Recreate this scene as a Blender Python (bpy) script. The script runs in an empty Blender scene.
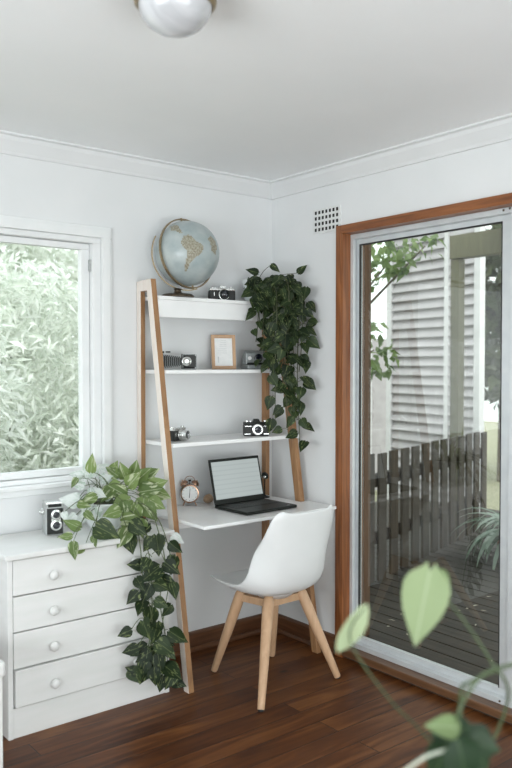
import bpy, bmesh, math, random
from mathutils import Vector, Matrix
random.seed(7)
S = bpy.context.scene
COL = S.collection
# ------------------------------------------------------------------ camera
CAM = Vector((-2.807, -3.350, 1.468)); YAW = math.radians(38.8); PITCH = math.radians(-1.45); FPX = 791.0
cd = bpy.data.cameras.new('camera'); cam = bpy.data.objects.new('camera', cd); COL.objects.link(cam)
cam.location = CAM; cam.rotation_euler = (math.pi/2 + PITCH, 0, -YAW)
cd.sensor_fit = 'VERTICAL'; cd.sensor_height = 36; cd.lens = FPX/768*36
cd.dof.use_dof = True; cd.dof.focus_distance = 4.0; cd.dof.aperture_fstop = 2.6
S.camera = cam
# ------------------------------------------------------------------ world, light, exposure
W = bpy.data.worlds.new('sky'); S.world = W; W.use_nodes = True
wn = W.node_tree.nodes; wl = W.node_tree.links
bg = wn['Background']
tc = wn.new('ShaderNodeTexCoord'); sp = wn.new('ShaderNodeSeparateXYZ'); cr = wn.new('ShaderNodeValToRGB')
wl.new(tc.outputs['Generated'], sp.inputs[0]); wl.new(sp.outputs['Z'], cr.inputs[0]); wl.new(cr.outputs[0], bg.inputs[0])
cr.color_ramp.elements[0].position = 0.45; cr.color_ramp.elements[0].color = (.62, .66, .66, 1)
cr.color_ramp.elements[1].position = 0.75; cr.color_ramp.elements[1].color = (.86, .95, 1.0, 1)
bg.inputs[1].default_value = 2.8
def area(name, loc, size, rot, watts, col=(1, 1, 1)):
    l = bpy.data.lights.new(name, 'AREA'); l.shape = 'RECTANGLE'; l.size, l.size_y = size
    l.energy = watts; l.color = col
    o = bpy.data.objects.new(name, l); COL.objects.link(o); o.location = loc; o.rotation_euler = rot
    return o
# added fill lights outside two made-up windows behind the camera
area('fill_front', (-2.2, -4.95, .75), (3.2, 1.3), (math.radians(90), 0, 0), 58, (.92, .975, 1))
area('fill_left', (-4.6, -2.6, 1.1), (2.6, 1.4), (math.radians(108), 0, math.radians(-90)), 92, (.92, .975, 1))
sl = bpy.data.lights.new('hazy_sun', 'SUN'); sl.energy = 3.2; sl.angle = math.radians(50); sl.color = (1, .98, .95)
so_ = bpy.data.objects.new('hazy_sun', sl); COL.objects.link(so_); so_.rotation_euler = Vector((.25, .55, -.85)).to_track_quat('-Z', 'Y').to_euler()
S.view_settings.view_transform = 'Standard'; S.view_settings.look = 'None'
S.view_settings.exposure = -0.04; S.view_settings.gamma = 1.0; S.view_settings.use_curve_mapping = False

# ------------------------------------------------------------------ helpers
cF = Vector((math.sin(YAW)*math.cos(PITCH), math.cos(YAW)*math.cos(PITCH), math.sin(PITCH)))
cR = Vector((math.cos(YAW), -math.sin(YAW), 0)); cU = cR.cross(cF)
def ray(u, v): return cF + cR*((u-256)/FPX) - cU*((v-384)/FPX)
def PY(u, v, y):
    r = ray(u, v); return CAM + r*((y-CAM.y)/r.y)
def PZ(u, v, z):
    r = ray(u, v); return CAM + r*((z-CAM.z)/r.z)
def PD(u, v, t): return CAM + ray(u, v)*t

class MB:
    def __init__(s): s.v = []; s.f = []; s.uv = {}; s.mi = []; s.tint = []; s.cur = 0; s.t = 0.5
    def add(s, vs, fs, tint=None):
        o = len(s.v); s.v += [Vector(a) for a in vs]; s.tint += [s.t if tint is None else tint]*len(vs)
        for f in fs: s.f.append([i+o for i in f]); s.mi.append(s.cur)
        return o
    def box(s, c, d, M=None):
        c = Vector(c); hx, hy, hz = d[0]/2, d[1]/2, d[2]/2
        vs = [Vector((x, y, z)) for x in (-hx, hx) for y in (-hy, hy) for z in (-hz, hz)]
        if M: vs = [M @ a for a in vs]
        s.add([a+c for a in vs], [(0,1,3,2),(4,6,7,5),(0,4,5,1),(2,3,7,6),(0,2,6,4),(1,5,7,3)])
        return s
    def bb(s, a, b):
        return s.box([(a[i]+b[i])/2 for i in range(3)], [abs(b[i]-a[i]) for i in range(3)])
    def beam(s, p0, p1, w, h, side, w1=None, h1=None):
        """square bar from p0 to p1, w across `side`, h across the other way"""
        p0, p1 = Vector(p0), Vector(p1); d = (p1-p0).normalized(); sd = Vector(side); sd = (sd-d*sd.dot(d)).normalized(); up = sd.cross(d)
        w1 = w if w1 is None else w1; h1 = h if h1 is None else h1
        vs = []
        for p, ww, hh in ((p0, w, h), (p1, w1, h1)):
            for a, b in ((-1,-1),(1,-1),(1,1),(-1,1)): vs.append(p+sd*(a*ww/2)+up*(b*hh/2))
        s.add(vs, [(0,1,2,3),(7,6,5,4),(0,4,5,1),(1,5,6,2),(2,6,7,3),(3,7,4,0)]); return s
    def cyl(s, p0, p1, r0, r1=None, n=20, caps=True):
        r1 = r0 if r1 is None else r1
        p0, p1 = Vector(p0), Vector(p1); d = (p1-p0).normalized()
        a = d.orthogonal().normalized(); b = d.cross(a); vs = []
        for p, r in ((p0, r0), (p1, r1)):
            for i in range(n):
                t = 2*math.pi*i/n; vs.append(p+a*(r*math.cos(t))+b*(r*math.sin(t)))
        fs = [(i, (i+1) % n, n+(i+1) % n, n+i) for i in range(n)]
        if caps: fs += [tuple(reversed(range(n))), tuple(range(n, 2*n))]
        s.add(vs, fs); return s
    def lathe(s, prof, c=(0,0,0), axis=(0,0,1), n=32, M=None):
        ax = Vector(axis).normalized(); a = ax.orthogonal().normalized(); b = ax.cross(a); c = Vector(c)
        vs = []; fs = []
        for r, h in prof:
            for i in range(n):
                t = 2*math.pi*i/n; vs.append(c+ax*h+a*(max(r, 1e-5)*math.cos(t))+b*(max(r, 1e-5)*math.sin(t)))
        for k in range(len(prof)-1):
            for i in range(n): fs.append((k*n+i, k*n+(i+1) % n, (k+1)*n+(i+1) % n, (k+1)*n+i))
        if prof[0][0] > 1e-4: fs.append(tuple(reversed(range(n))))
        if prof[-1][0] > 1e-4: fs.append(tuple(range((len(prof)-1)*n, len(prof)*n)))
        s.add(vs, fs); return s
    def tube(s, pts, r, n=8, closed=False, r1=None):
        pts = [Vector(p) for p in pts]; N = len(pts); vs = []; fs = []; prev = None
        for i, p in enumerate(pts):
            if closed: d = pts[(i+1) % N]-pts[i-1]
            else: d = pts[min(i+1, N-1)]-pts[max(i-1, 0)]
            d = d.normalized() if d.length > 1e-9 else Vector((0,0,1))
            if prev is None: a = d.orthogonal().normalized()
            else:
                a = prev-d*prev.dot(d); a = a.normalized() if a.length > 1e-6 else d.orthogonal().normalized()
            prev = a; b = d.cross(a); rr = r if r1 is None else r+(r1-r)*i/(N-1)
            for k in range(n):
                t = 2*math.pi*k/n; vs.append(p+a*(rr*math.cos(t))+b*(rr*math.sin(t)))
        m = N if closed else N-1
        for i in range(m):
            j = (i+1) % N
            for k in range(n): fs.append((i*n+k, i*n+(k+1) % n, j*n+(k+1) % n, j*n+k))
        if not closed: fs += [tuple(reversed(range(n))), tuple(range((N-1)*n, N*n))]
        s.add(vs, fs); return s
    def prism(s, poly, z0, z1):
        n = len(poly); vs = [(x, y, z0) for x, y in poly]+[(x, y, z1) for x, y in poly]
        s.add(vs, [tuple(reversed(range(n))), tuple(range(n, 2*n))]+[(i, (i+1) % n, n+(i+1) % n, n+i) for i in range(n)]); return s
    def extrude_x(s, poly, x0, x1):
        n = len(poly); vs = [(x0, y, z) for y, z in poly]+[(x1, y, z) for y, z in poly]
        s.add(vs, [tuple(reversed(range(n))), tuple(range(n, 2*n))]+[(i, (i+1) % n, n+(i+1) % n, n+i) for i in range(n)]); return s
    def extrude_y(s, poly, y0, y1):
        n = len(poly); vs = [(x, y0, z) for x, z in poly]+[(x, y1, z) for x, z in poly]
        s.add(vs, [tuple(reversed(range(n))), tuple(range(n, 2*n))]+[(i, (i+1) % n, n+(i+1) % n, n+i) for i in range(n)]); return s
    ROWS = [(0,.20),(.05,.42),(.2,.5),(.38,.47),(.56,.36),(.74,.21),(.88,.09),(1.0,.0)]
    def leaf(s, base, d, nrm, L, wid=.8, droop=.15, fold=.18, tint=.5, rows=None, notch=.10):
        rows = rows or MB.ROWS
        base = Vector(base); d = Vector(d).normalized(); nrm = Vector(nrm); nrm = nrm-d*nrm.dot(d)
        nrm = nrm.normalized() if nrm.length > 1e-4 else d.orthogonal().normalized()
        sd = d.cross(nrm); vs = []; fs = []; uvs = []
        iu, iv = random.randint(0, 60), random.randint(0, 60)
        for ri, (v, w) in enumerate(rows):
            for c in (-1, -.55, 0, .55, 1):
                vv = v - (notch*(1-abs(abs(c)-.55)*1.2) if ri == 0 and c else 0)
                off = abs(c)*w*wid*fold - droop*v*v + .012*math.sin(9*v+c*3+iu)
                vs.append(base+d*(vv*L)+sd*(c*w*wid*L)+nrm*(off*L)); uvs.append((iu+.5+c*.45*max(w, .05)/.5, iv+.1+.8*v))
        o = s.add(vs, [], tint)
        for k in range(len(rows)-1):
            for c in range(4):
                s.f.append([o+k*5+c, o+k*5+c+1, o+(k+1)*5+c+1, o+(k+1)*5+c]); s.mi.append(s.cur)
        for i, q in enumerate(uvs): s.uv[o+i] = q
        return s
    def quadleaf(s, base, d, nrm, L, w, tint=.5, bend=.15):
        base = Vector(base); d = Vector(d).normalized(); nrm = Vector(nrm); nrm = nrm-d*nrm.dot(d)
        nrm = nrm.normalized() if nrm.length > 1e-4 else d.orthogonal().normalized(); sd = d.cross(nrm)
        s.add([base, base+d*L*.4+sd*w/2+nrm*L*.04, base+d*L-nrm*L*bend, base+d*L*.4-sd*w/2+nrm*L*.04, base+d*L*.45-nrm*L*.01], [(0,1,4),(1,2,4),(2,3,4),(3,0,4)], tint)
        return s
    def build(s, name, mat, parent=None, smooth=False, bevel=0, sub=0, solid=0, loc=None, origin=None):
        me = bpy.data.meshes.new(name)
        off = Vector(origin) if origin is not None else Vector((0, 0, 0))
        me.from_pydata([tuple(a-off) for a in s.v], [], s.f); me.validate()
        if s.uv and len(me.polygons) == len(s.f):
            ul = me.uv_layers.new(name='UVMap')
            for l in me.loops: ul.data[l.index].uv = s.uv.get(l.vertex_index, (0, 0))
        at = me.attributes.new('tint', 'FLOAT', 'POINT')
        for i in range(len(me.vertices)): at.data[i].value = s.tint[i]
        for m in (mat if isinstance(mat, (list, tuple)) else [mat]): me.materials.append(m)
        if len(me.materials) > 1:
            for p, m in zip(me.polygons, s.mi): p.material_index = m
        bm = bmesh.new(); bm.from_mesh(me)
        if not s.uv: bmesh.ops.recalc_face_normals(bm, faces=bm.faces)
        bm.to_mesh(me); bm.free()
        if smooth:
            for p in me.polygons: p.use_smooth = True
            try: me.set_sharp_from_angle(angle=math.radians(40))
            except Exception: pass
        o = bpy.data.objects.new(name, me); COL.objects.link(o)
        if parent: o.parent = parent
        if loc is not None: o.location = loc
        elif origin is not None: o.location = off
        if solid:
            m = o.modifiers.new('solid', 'SOLIDIFY'); m.thickness = solid; m.offset = 0
        if sub:
            m = o.modifiers.new('sub', 'SUBSURF'); m.levels = sub; m.render_levels = sub
        if bevel:
            m = o.modifiers.new('bevel', 'BEVEL'); m.width = bevel; m.segments = 2; m.limit_method = 'ANGLE'
            m.angle_limit = math.radians(50)
        return o
def tag(o, label=None, cat=None, group=None, kind=None):
    if label: o['label'] = label
    if cat: o['category'] = cat
    if group: o['group'] = group
    if kind: o['kind'] = kind
    return o
def thing(name, label, cat, loc=(0,0,0), rz=0, group=None, rot=None):
    o = bpy.data.objects.new(name, None); COL.objects.link(o); o.location = loc
    o.rotation_euler = rot if rot else (0, 0, rz); o.empty_display_size = .05
    return tag(o, label, cat, group)
def struct(o): o['kind'] = 'structure'; return o
def smooth_path(pts, k=6):
    pts = [Vector(p) for p in pts]; out = []
    P_ = [pts[0]]+pts+[pts[-1]]
    for i in range(1, len(P_)-2):
        a, b, c, d = P_[i-1:i+3]
        for j in range(k):
            t = j/k; out.append(.5*((2*b)+(c-a)*t+(2*a-5*b+4*c-d)*t*t+(-a+3*b-3*c+d)*t**3))
    out.append(pts[-1]); return out

# ------------------------------------------------------------------ materials
def mat(name, col, rough=.5, metal=0, spec=.5, coat=0, emis=None, estr=0):
    m = bpy.data.materials.new(name); m.use_nodes = True; b = m.node_tree.nodes['Principled BSDF']
    b.inputs['Base Color'].default_value = (*col, 1); b.inputs['Roughness'].default_value = rough
    b.inputs['Metallic'].default_value = metal; b.inputs['Specular IOR Level'].default_value = spec
    b.inputs['Coat Weight'].default_value = coat
    if emis: b.inputs['Emission Color'].default_value = (*emis, 1); b.inputs['Emission Strength'].default_value = estr
    return m
def noisy(m, c1, c2, scale=(5,5,5), detail=4, bump=0, nscale=1, lo=.35, hi=.65, dist=0, rough=None):
    nt = m.node_tree; N = nt.nodes; L = nt.links; b = N['Principled BSDF']
    t = N.new('ShaderNodeTexCoord'); mp = N.new('ShaderNodeMapping'); mp.inputs['Scale'].default_value = scale
    n = N.new('ShaderNodeTexNoise'); n.inputs['Scale'].default_value = nscale; n.inputs['Detail'].default_value = detail
    n.inputs['Distortion'].default_value = dist
    r = N.new('ShaderNodeValToRGB'); r.color_ramp.elements[0].position = lo; r.color_ramp.elements[1].position = hi
    r.color_ramp.elements[0].color = (*c1, 1); r.color_ramp.elements[1].color = (*c2, 1)
    L.new(t.outputs['Object'], mp.inputs[0]); L.new(mp.outputs[0], n.inputs['Vector']); L.new(n.outputs['Fac'], r.inputs[0])
    L.new(r.outputs[0], b.inputs['Base Color'])
    if bump:
        bp = N.new('ShaderNodeBump'); bp.inputs['Strength'].default_value = bump; bp.inputs['Distance'].default_value = .002
        L.new(n.outputs['Fac'], bp.inputs['Height']); L.new(bp.outputs[0], b.inputs['Normal'])
    return m
M = {}
M['wall'] = noisy(mat('wall_paint', (.8,.8,.8), .85, spec=.2), (.76,.775,.78), (.79,.80,.805), (1,1,1), nscale=3, detail=6, bump=.05)
M['ceiling'] = noisy(mat('ceiling_paint', (.8,.8,.8), .9, spec=.2), (.90,.92,.925), (.93,.945,.95), (1,1,1), nscale=2, detail=5)
M['trimwhite'] = noisy(mat('gloss_white_paint', (.8,.8,.8), .35), (.80,.82,.82), (.84,.85,.85), nscale=2)
M['dresser'] = noisy(mat('dresser_paint', (.8,.8,.8), .42), (.76,.77,.75), (.80,.80,.79), (2,8,14), nscale=2, bump=.1)
M['shelfwhite'] = noisy(mat('shelf_lacquer', (.8,.8,.8), .3), (.89,.90,.90), (.92,.92,.92), nscale=2)
M['plastic'] = noisy(mat('chair_plastic', (.8,.8,.8), .33), (.80,.815,.815), (.82,.835,.835), nscale=2)
def wood(name, c1, c2, scale, rough=.45, bump=.08, dist=1.2):
    return noisy(mat(name, c1, rough), c1, c2, scale, 8, bump, nscale=1, lo=.3, hi=.7, dist=dist)
M['oak'] = wood('pale_oak', (.27,.135,.058), (.41,.225,.105), (30,30,3))
M['glare_side'] = wood('glare_pale_oak', (.78,.69,.62), (.84,.78,.72), (30,30,3))  # window glare on the outer leg faces, put into a paler colour
M['oakleg'] = wood('chair_beech', (.50,.31,.18), (.60,.39,.24), (30,30,3))
M['cedar_z'] = wood('cedar_upright', (.16,.050,.015), (.34,.125,.040), (40,40,2.5), .35)
M['cedar_y'] = wood('cedar_rail', (.16,.050,.015), (.34,.125,.040), (40,2.5,40), .35)
M['skirt_x'] = wood('skirting_wood_x', (.075,.030,.013), (.16,.068,.030), (2.5,40,40), .35)
M['skirt_y'] = wood('skirting_wood_y', (.075,.030,.013), (.16,.068,.030), (40,2.5,40), .35)
M['sill'] = wood('sill_wood', (.085,.040,.018), (.18,.085,.040), (40,2.5,40), .4)
M['alu'] = noisy(mat('painted_aluminium', (.62,.65,.66), .35, metal=.25), (.62,.65,.67), (.68,.71,.72), nscale=3)
M['rubber'] = noisy(mat('black_rubber', (.02,.02,.02), .6), (.015,.015,.015), (.03,.03,.03), nscale=20)
M['dark'] = noisy(mat('vent_dark', (.02,.02,.02), .9), (.015,.015,.014), (.03,.03,.028), nscale=20)
M['vent'] = noisy(mat('vent_paint', (.7,.7,.66), .7), (.74,.75,.74), (.78,.79,.78), nscale=8)
M['black'] = noisy(mat('camera_leatherette', (.02,.02,.02), .5), (.006,.007,.006), (.018,.02,.018), (1,1,1), nscale=300, bump=.4)
M['blackp'] = noisy(mat('black_plastic', (.02,.02,.02), .4, spec=.25), (.007,.009,.007), (.013,.015,.013), nscale=30)
M['silver'] = noisy(mat('satin_chrome', (.7,.7,.7), .25, metal=.9), (.66,.67,.66), (.75,.76,.74), nscale=40)
M['silverp'] = noisy(mat('silver_enamel', (.4,.4,.4), .4, metal=.3), (.36,.38,.38), (.48,.49,.48), nscale=30)
M['lens'] = noisy(mat('lens_glass', (.01,.012,.02), .05, coat=1), (.008,.010,.016), (.016,.02,.03), nscale=4)
M['grey'] = noisy(mat('grey_enamel', (.3,.3,.3), .4, metal=.3), (.25,.27,.27), (.34,.36,.36), nscale=20)
M['brass'] = noisy(mat('aged_brass', (.3,.22,.12), .38, metal=.85), (.26,.20,.12), (.40,.31,.19), nscale=30)
M['copper'] = noisy(mat('copper', (.6,.35,.24), .25, metal=.9), (.34,.20,.13), (.48,.30,.21), nscale=30)
M['bronze'] = noisy(mat('bronze_base', (.08,.06,.04), .4, metal=.6), (.06,.045,.03), (.12,.09,.06), nscale=20)
M['paper'] = noisy(mat('paper', (.85,.85,.83), .8), (.80,.81,.80), (.86,.86,.85), nscale=10)
M['terracotta'] = noisy(mat('terracotta', (.5,.22,.13), .8), (.42,.19,.11), (.56,.28,.18), nscale=10)
M['pot'] = noisy(mat('white_glaze', (.8,.82,.82), .25), (.76,.80,.80), (.82,.85,.85), nscale=5)
M['soil'] = noisy(mat('potting_soil', (.04,.03,.02), .95), (.02,.014,.01), (.07,.05,.035), nscale=90, bump=.6)
M['stem'] = noisy(mat('plant_stem', (.10,.14,.06), .5), (.07,.10,.04), (.13,.17,.07), nscale=30)
M['darkstem'] = noisy(mat('dark_vine', (.07,.08,.04), .5), (.05,.06,.03), (.10,.11,.05), nscale=30)
M['globeglass'] = None

def leafmat(name, c_dark, c_light, c_var, var=.5, transl=.25, vscale=(3.0, 7.0), tcol=None):
    m = bpy.data.materials.new(name); m.use_nodes = True; nt = m.node_tree; N = nt.nodes; L = nt.links
    b = N['Principled BSDF']; out = N['Material Output']; b.inputs['Roughness'].default_value = .45; b.inputs['Specular IOR Level'].default_value = .3
    a = N.new('ShaderNodeAttribute'); a.attribute_name = 'tint'
    mx = N.new('ShaderNodeMix'); mx.data_type = 'RGBA'; mx.inputs[6].default_value = (*c_dark, 1); mx.inputs[7].default_value = (*c_light, 1)
    L.new(a.outputs['Fac'], mx.inputs[0])
    uv = N.new('ShaderNodeTexCoord'); mp = N.new('ShaderNodeMapping'); mp.inputs['Scale'].default_value = (vscale[1], vscale[0], 1)
    n = N.new('ShaderNodeTexNoise'); n.inputs['Scale'].default_value = 1; n.inputs['Detail'].default_value = 3; n.inputs['Distortion'].default_value = .8
    L.new(uv.outputs['UV'], mp.inputs[0]); L.new(mp.outputs[0], n.inputs['Vector'])
    r = N.new('ShaderNodeValToRGB'); r.color_ramp.elements[0].position = var; r.color_ramp.elements[1].position = var+.07
    L.new(n.outputs['Fac'], r.inputs[0])
    m2 = N.new('ShaderNodeMix'); m2.data_type = 'RGBA'; m2.inputs[7].default_value = (*c_var, 1)
    L.new(r.outputs[0], m2.inputs[0]); L.new(mx.outputs[2], m2.inputs[6])
    # midrib
    sx = N.new('ShaderNodeSeparateXYZ'); fr = N.new('ShaderNodeMath'); fr.operation = 'FRACT'; sb = N.new('ShaderNodeMath'); sb.operation = 'SUBTRACT'; sb.inputs[1].default_value = .5
    ab = N.new('ShaderNodeMath'); ab.operation = 'ABSOLUTE'; lt = N.new('ShaderNodeMath'); lt.operation = 'LESS_THAN'; lt.inputs[1].default_value = .018
    mu = N.new('ShaderNodeMath'); mu.operation = 'MULTIPLY'; mu.inputs[1].default_value = .5
    L.new(uv.outputs['UV'], sx.inputs[0]); L.new(sx.outputs['X'], fr.inputs[0]); L.new(fr.outputs[0], sb.inputs[0]); L.new(sb.outputs[0], ab.inputs[0]); L.new(ab.outputs[0], lt.inputs[0]); L.new(lt.outputs[0], mu.inputs[0])
    m3 = N.new('ShaderNodeMix'); m3.data_type = 'RGBA'; m3.inputs[7].default_value = (*c_var, 1)
    L.new(mu.outputs[0], m3.inputs[0]); L.new(m2.outputs[2], m3.inputs[6])
    L.new(m3.outputs[2], b.inputs['Base Color'])
    if transl:
        t = N.new('ShaderNodeBsdfTranslucent'); s_ = N.new('ShaderNodeMixShader'); s_.inputs[0].default_value = transl
        L.new(m3.outputs[2], t.inputs[0]); L.new(b.outputs[0], s_.inputs[1]); L.new(t.outputs[0], s_.inputs[2]); L.new(s_.outputs[0], out.inputs[0])
    return m
M['pothos_dark'] = leafmat('golden_pothos_leaf', (.010,.022,.008), (.036,.062,.021), (.17,.21,.08), .585)
M['pothos_green'] = leafmat('variegated_pothos_leaf', (.075,.13,.035), (.24,.33,.11), (.58,.63,.42), .56, .35, (1.6, 4.5))
M['pothos_backlit'] = leafmat('backlit_pothos_leaf', (.46,.58,.48), (.74,.80,.76), (.84,.88,.86), .45, .45)  # backlight from the window painted into the leaf colour
M['philo'] = leafmat('young_monstera_leaf', (.20,.28,.12), (.42,.50,.31), (.48,.56,.38), .75, .35)
M['philo_dark'] = leafmat('mature_leaf', (.014,.035,.014), (.05,.09,.035), (.07,.12,.05), .8, .25)
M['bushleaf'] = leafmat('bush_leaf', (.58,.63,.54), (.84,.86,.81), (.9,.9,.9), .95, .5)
M['greenleaf'] = leafmat('tree_leaf', (.08,.14,.04), (.26,.34,.14), (.4,.4,.2), .95, .5)
M['darkleaf'] = leafmat('shade_tree_leaf', (.035,.05,.02), (.10,.12,.055), (.1,.1,.05), .95, .3)
M['strapleaf'] = leafmat('strap_leaf', (.20,.29,.21), (.52,.60,.52), (.5,.6,.5), .95, .3)

def glass(name, tint=(1,1,1), ior=1.45, mul=1.0):
    m = bpy.data.materials.new(name); m.use_nodes = True; nt = m.node_tree; N = nt.nodes; L = nt.links
    N.remove(N['Principled BSDF']); out = N['Material Output']
    t = N.new('ShaderNodeBsdfTransparent'); t.inputs[0].default_value = (*tint, 1)
    g = N.new('ShaderNodeBsdfGlossy'); g.inputs['Roughness'].default_value = 0.0; g.inputs[0].default_value = (1,1,1,1)
    f = N.new('ShaderNodeFresnel'); f.inputs[0].default_value = ior
    mu = N.new('ShaderNodeMath'); mu.operation = 'MULTIPLY'; mu.inputs[1].default_value = mul; mu.use_clamp = True
    s_ = N.new('ShaderNodeMixShader'); ge = N.new('ShaderNodeNewGeometry'); bk = N.new('ShaderNodeMath'); bk.operation = 'SUBTRACT'; bk.inputs[0].default_value = 1; L.new(ge.outputs['Backfacing'], bk.inputs[1])
    m2 = N.new('ShaderNodeMath'); m2.operation = 'MULTIPLY'   # only the entering surface reflects
    L.new(f.outputs[0], mu.inputs[0]); L.new(mu.outputs[0], m2.inputs[0]); L.new(bk.outputs[0], m2.inputs[1]); L.new(m2.outputs[0], s_.inputs[0])
    L.new(t.outputs[0], s_.inputs[1]); L.new(g.outputs[0], s_.inputs[2]); L.new(s_.outputs[0], out.inputs[0])
    return m
M['doorglass'] = glass('sliding_door_glass', (.93,.95,.93), 1.52, 1.8)
M['winglass'] = glass('window_glass', (.97,.98,.98), 1.45, 1.0)

# floor planks along x
def planks(name, along, width, c1, c2, c3, length=1.6, rough=.3, gap=.02, gapcol=(.01,.006,.004), bump=.3):
    m = mat(name, c1, rough); nt = m.node_tree; N = nt.nodes; L = nt.links; b = N['Principled BSDF']
    t = N.new('ShaderNodeTexCoord'); mp = N.new('ShaderNodeMapping')
    if along == 'y': mp.inputs['Rotation'].default_value = (0, 0, math.radians(90))
    br = N.new('ShaderNodeTexBrick'); br.offset = .37; br.inputs['Scale'].default_value = 1
    br.inputs['Brick Width'].default_value = length; br.inputs['Row Height'].default_value = width
    br.inputs['Mortar Size'].default_value = gap*width; br.inputs['Mortar Smooth'].default_value = .3
    br.inputs['Color1'].default_value = (0,0,0,1); br.inputs['Color2'].default_value = (1,1,1,1); br.inputs['Mortar'].default_value = (.5,.5,.5,1)
    L.new(t.outputs['Object'], mp.inputs[0]); L.new(mp.outputs[0], br.inputs['Vector'])
    mp2 = N.new('ShaderNodeMapping'); mp2.inputs['Scale'].default_value = (1.6, 13, 1)
    ad = N.new('ShaderNodeVectorMath'); ad.operation = 'MULTIPLY_ADD'; ad.inputs[1].default_value = (7,3,0)
    L.new(br.outputs['Color'], ad.inputs[0]); L.new(mp.outputs[0], ad.inputs[2]); L.new(ad.outputs[0], mp2.inputs[0])
    n = N.new('ShaderNodeTexNoise'); n.inputs['Scale'].default_value = 1; n.inputs['Detail'].default_value = 8; n.inputs['Distortion'].default_value = 1.5
    L.new(mp2.outputs[0], n.inputs['Vector'])
    r = N.new('ShaderNodeValToRGB'); r.color_ramp.elements[0].position = .28; r.color_ramp.elements[1].position = .72
    r.color_ramp.elements[0].color = (*c1, 1); r.color_ramp.elements[1].color = (*c3, 1)
    e = r.color_ramp.elements.new(.5); e.color = (*c2, 1)
    # per-plank shift
    s1 = N.new('ShaderNodeMath'); s1.operation = 'MULTIPLY_ADD'; s1.inputs[1].default_value = .26; s1.inputs[2].default_value = -.13
    s2 = N.new('ShaderNodeMath'); s2.operation = 'ADD'
    L.new(br.outputs['Color'], s1.inputs[0]); L.new(n.outputs['Fac'], s2.inputs[0]); L.new(s1.outputs[0], s2.inputs[1]); L.new(s2.outputs[0], r.inputs[0])
    # knots
    vo = N.new('ShaderNodeTexVoronoi'); vo.inputs['Scale'].default_value = 2.6; mp3 = N.new('ShaderNodeMapping'); mp3.inputs['Scale'].default_value = (1, 1.8, 1)
    L.new(mp.outputs[0], mp3.inputs[0]); L.new(mp3.outputs[0], vo.inputs['Vector'])
    kr = N.new('ShaderNodeValToRGB'); kr.color_ramp.elements[0].position = .03; kr.color_ramp.elements[1].position = .10
    L.new(vo.outputs['Distance'], kr.inputs[0])
    k = N.new('ShaderNodeMix'); k.data_type = 'RGBA'; k.inputs[6].default_value = (*gapcol, 1); L.new(kr.outputs[0], k.inputs[0]); L.new(r.outputs[0], k.inputs[7])
    mx = N.new('ShaderNodeMix'); mx.data_type = 'RGBA'; mx.inputs[7].default_value = (*gapcol, 1)
    L.new(br.outputs['Fac'], mx.inputs[0]); L.new(k.outputs[2], mx.inputs[6]); L.new(mx.outputs[2], b.inputs['Base Color'])
    bp = N.new('ShaderNodeBump'); bp.inputs['Strength'].default_value = bump; bp.inputs['Distance'].default_value = .002; bp.invert = True
    L.new(br.outputs['Fac'], bp.inputs['Height']); L.new(bp.outputs[0], b.inputs['Normal'])
    return m
M['floor'] = planks('hardwood_floor', 'x', .112, (.045,.013,.004), (.098,.031,.008), (.175,.066,.019), rough=.36)
M['floor'].node_tree.nodes['Principled BSDF'].inputs['Specular IOR Level'].default_value = .22
M['deckboard'] = wood('weathered_deck_board', (.020,.016,.011), (.058,.048,.034), (40,2,40), .7, .5)
M['fencewood'] = wood('weathered_fence_board', (.036,.026,.018), (.080,.062,.044), (30,30,2), .8, .5)
M['olive'] = wood('olive_post', (.10,.095,.05), (.15,.14,.08), (20,20,3), .6)
M['postbrown'] = wood('brown_post', (.10,.055,.03), (.17,.10,.06), (20,20,3), .6)
M['siding'] = noisy(mat('siding_paint', (.6,.57,.6), .6), (.37,.345,.355), (.43,.405,.415), nscale=1.5)
M['sidetrim'] = noisy(mat('house_trim', (.8,.8,.8), .5), (.60,.59,.60), (.66,.65,.66), nscale=2)
M['ground'] = noisy(mat('garden_ground', (.2,.2,.12), .95), (.14,.14,.08), (.30,.29,.20), nscale=6)
M['bark'] = noisy(mat('bark', (.12,.10,.07), .9), (.07,.055,.04), (.18,.15,.11), (8,8,2), nscale=2, bump=.5)
M['fgstem'] = noisy(mat('dark_green_stem', (.05,.08,.03), .5), (.035,.055,.02), (.07,.10,.045), nscale=30)
M['paleroot'] = noisy(mat('pale_root', (.4,.42,.34), .6), (.36,.40,.32), (.48,.50,.42), nscale=30)
M['straw'] = noisy(mat('dry_leaf', (.4,.36,.28), .8), (.34,.28,.20), (.62,.58,.48), nscale=12)
# globe map
gm = mat('globe_map', (.3,.4,.42), .35, coat=.3); M['globe'] = gm
nt = gm.node_tree; N = nt.nodes; L = nt.links; b = N['Principled BSDF']
t = N.new('ShaderNodeTexCoord'); n = N.new('ShaderNodeTexNoise'); n.inputs['Scale'].default_value = 14; n.inputs['Detail'].default_value = 6
r = N.new('ShaderNodeValToRGB'); r.color_ramp.elements[0].position = .3; r.color_ramp.elements[0].color = (.32,.385,.40,1); r.color_ramp.elements[1].position = .7; r.color_ramp.elements[1].color = (.47,.52,.515,1)
L.new(t.outputs['Object'], n.inputs['Vector']); L.new(n.outputs['Fac'], r.inputs[0]); L.new(r.outputs[0], b.inputs['Base Color'])
M['land'] = noisy(mat('globe_land', (.3,.25,.18), .45), (.23,.19,.13), (.40,.40,.32), nscale=28, detail=5)

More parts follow.
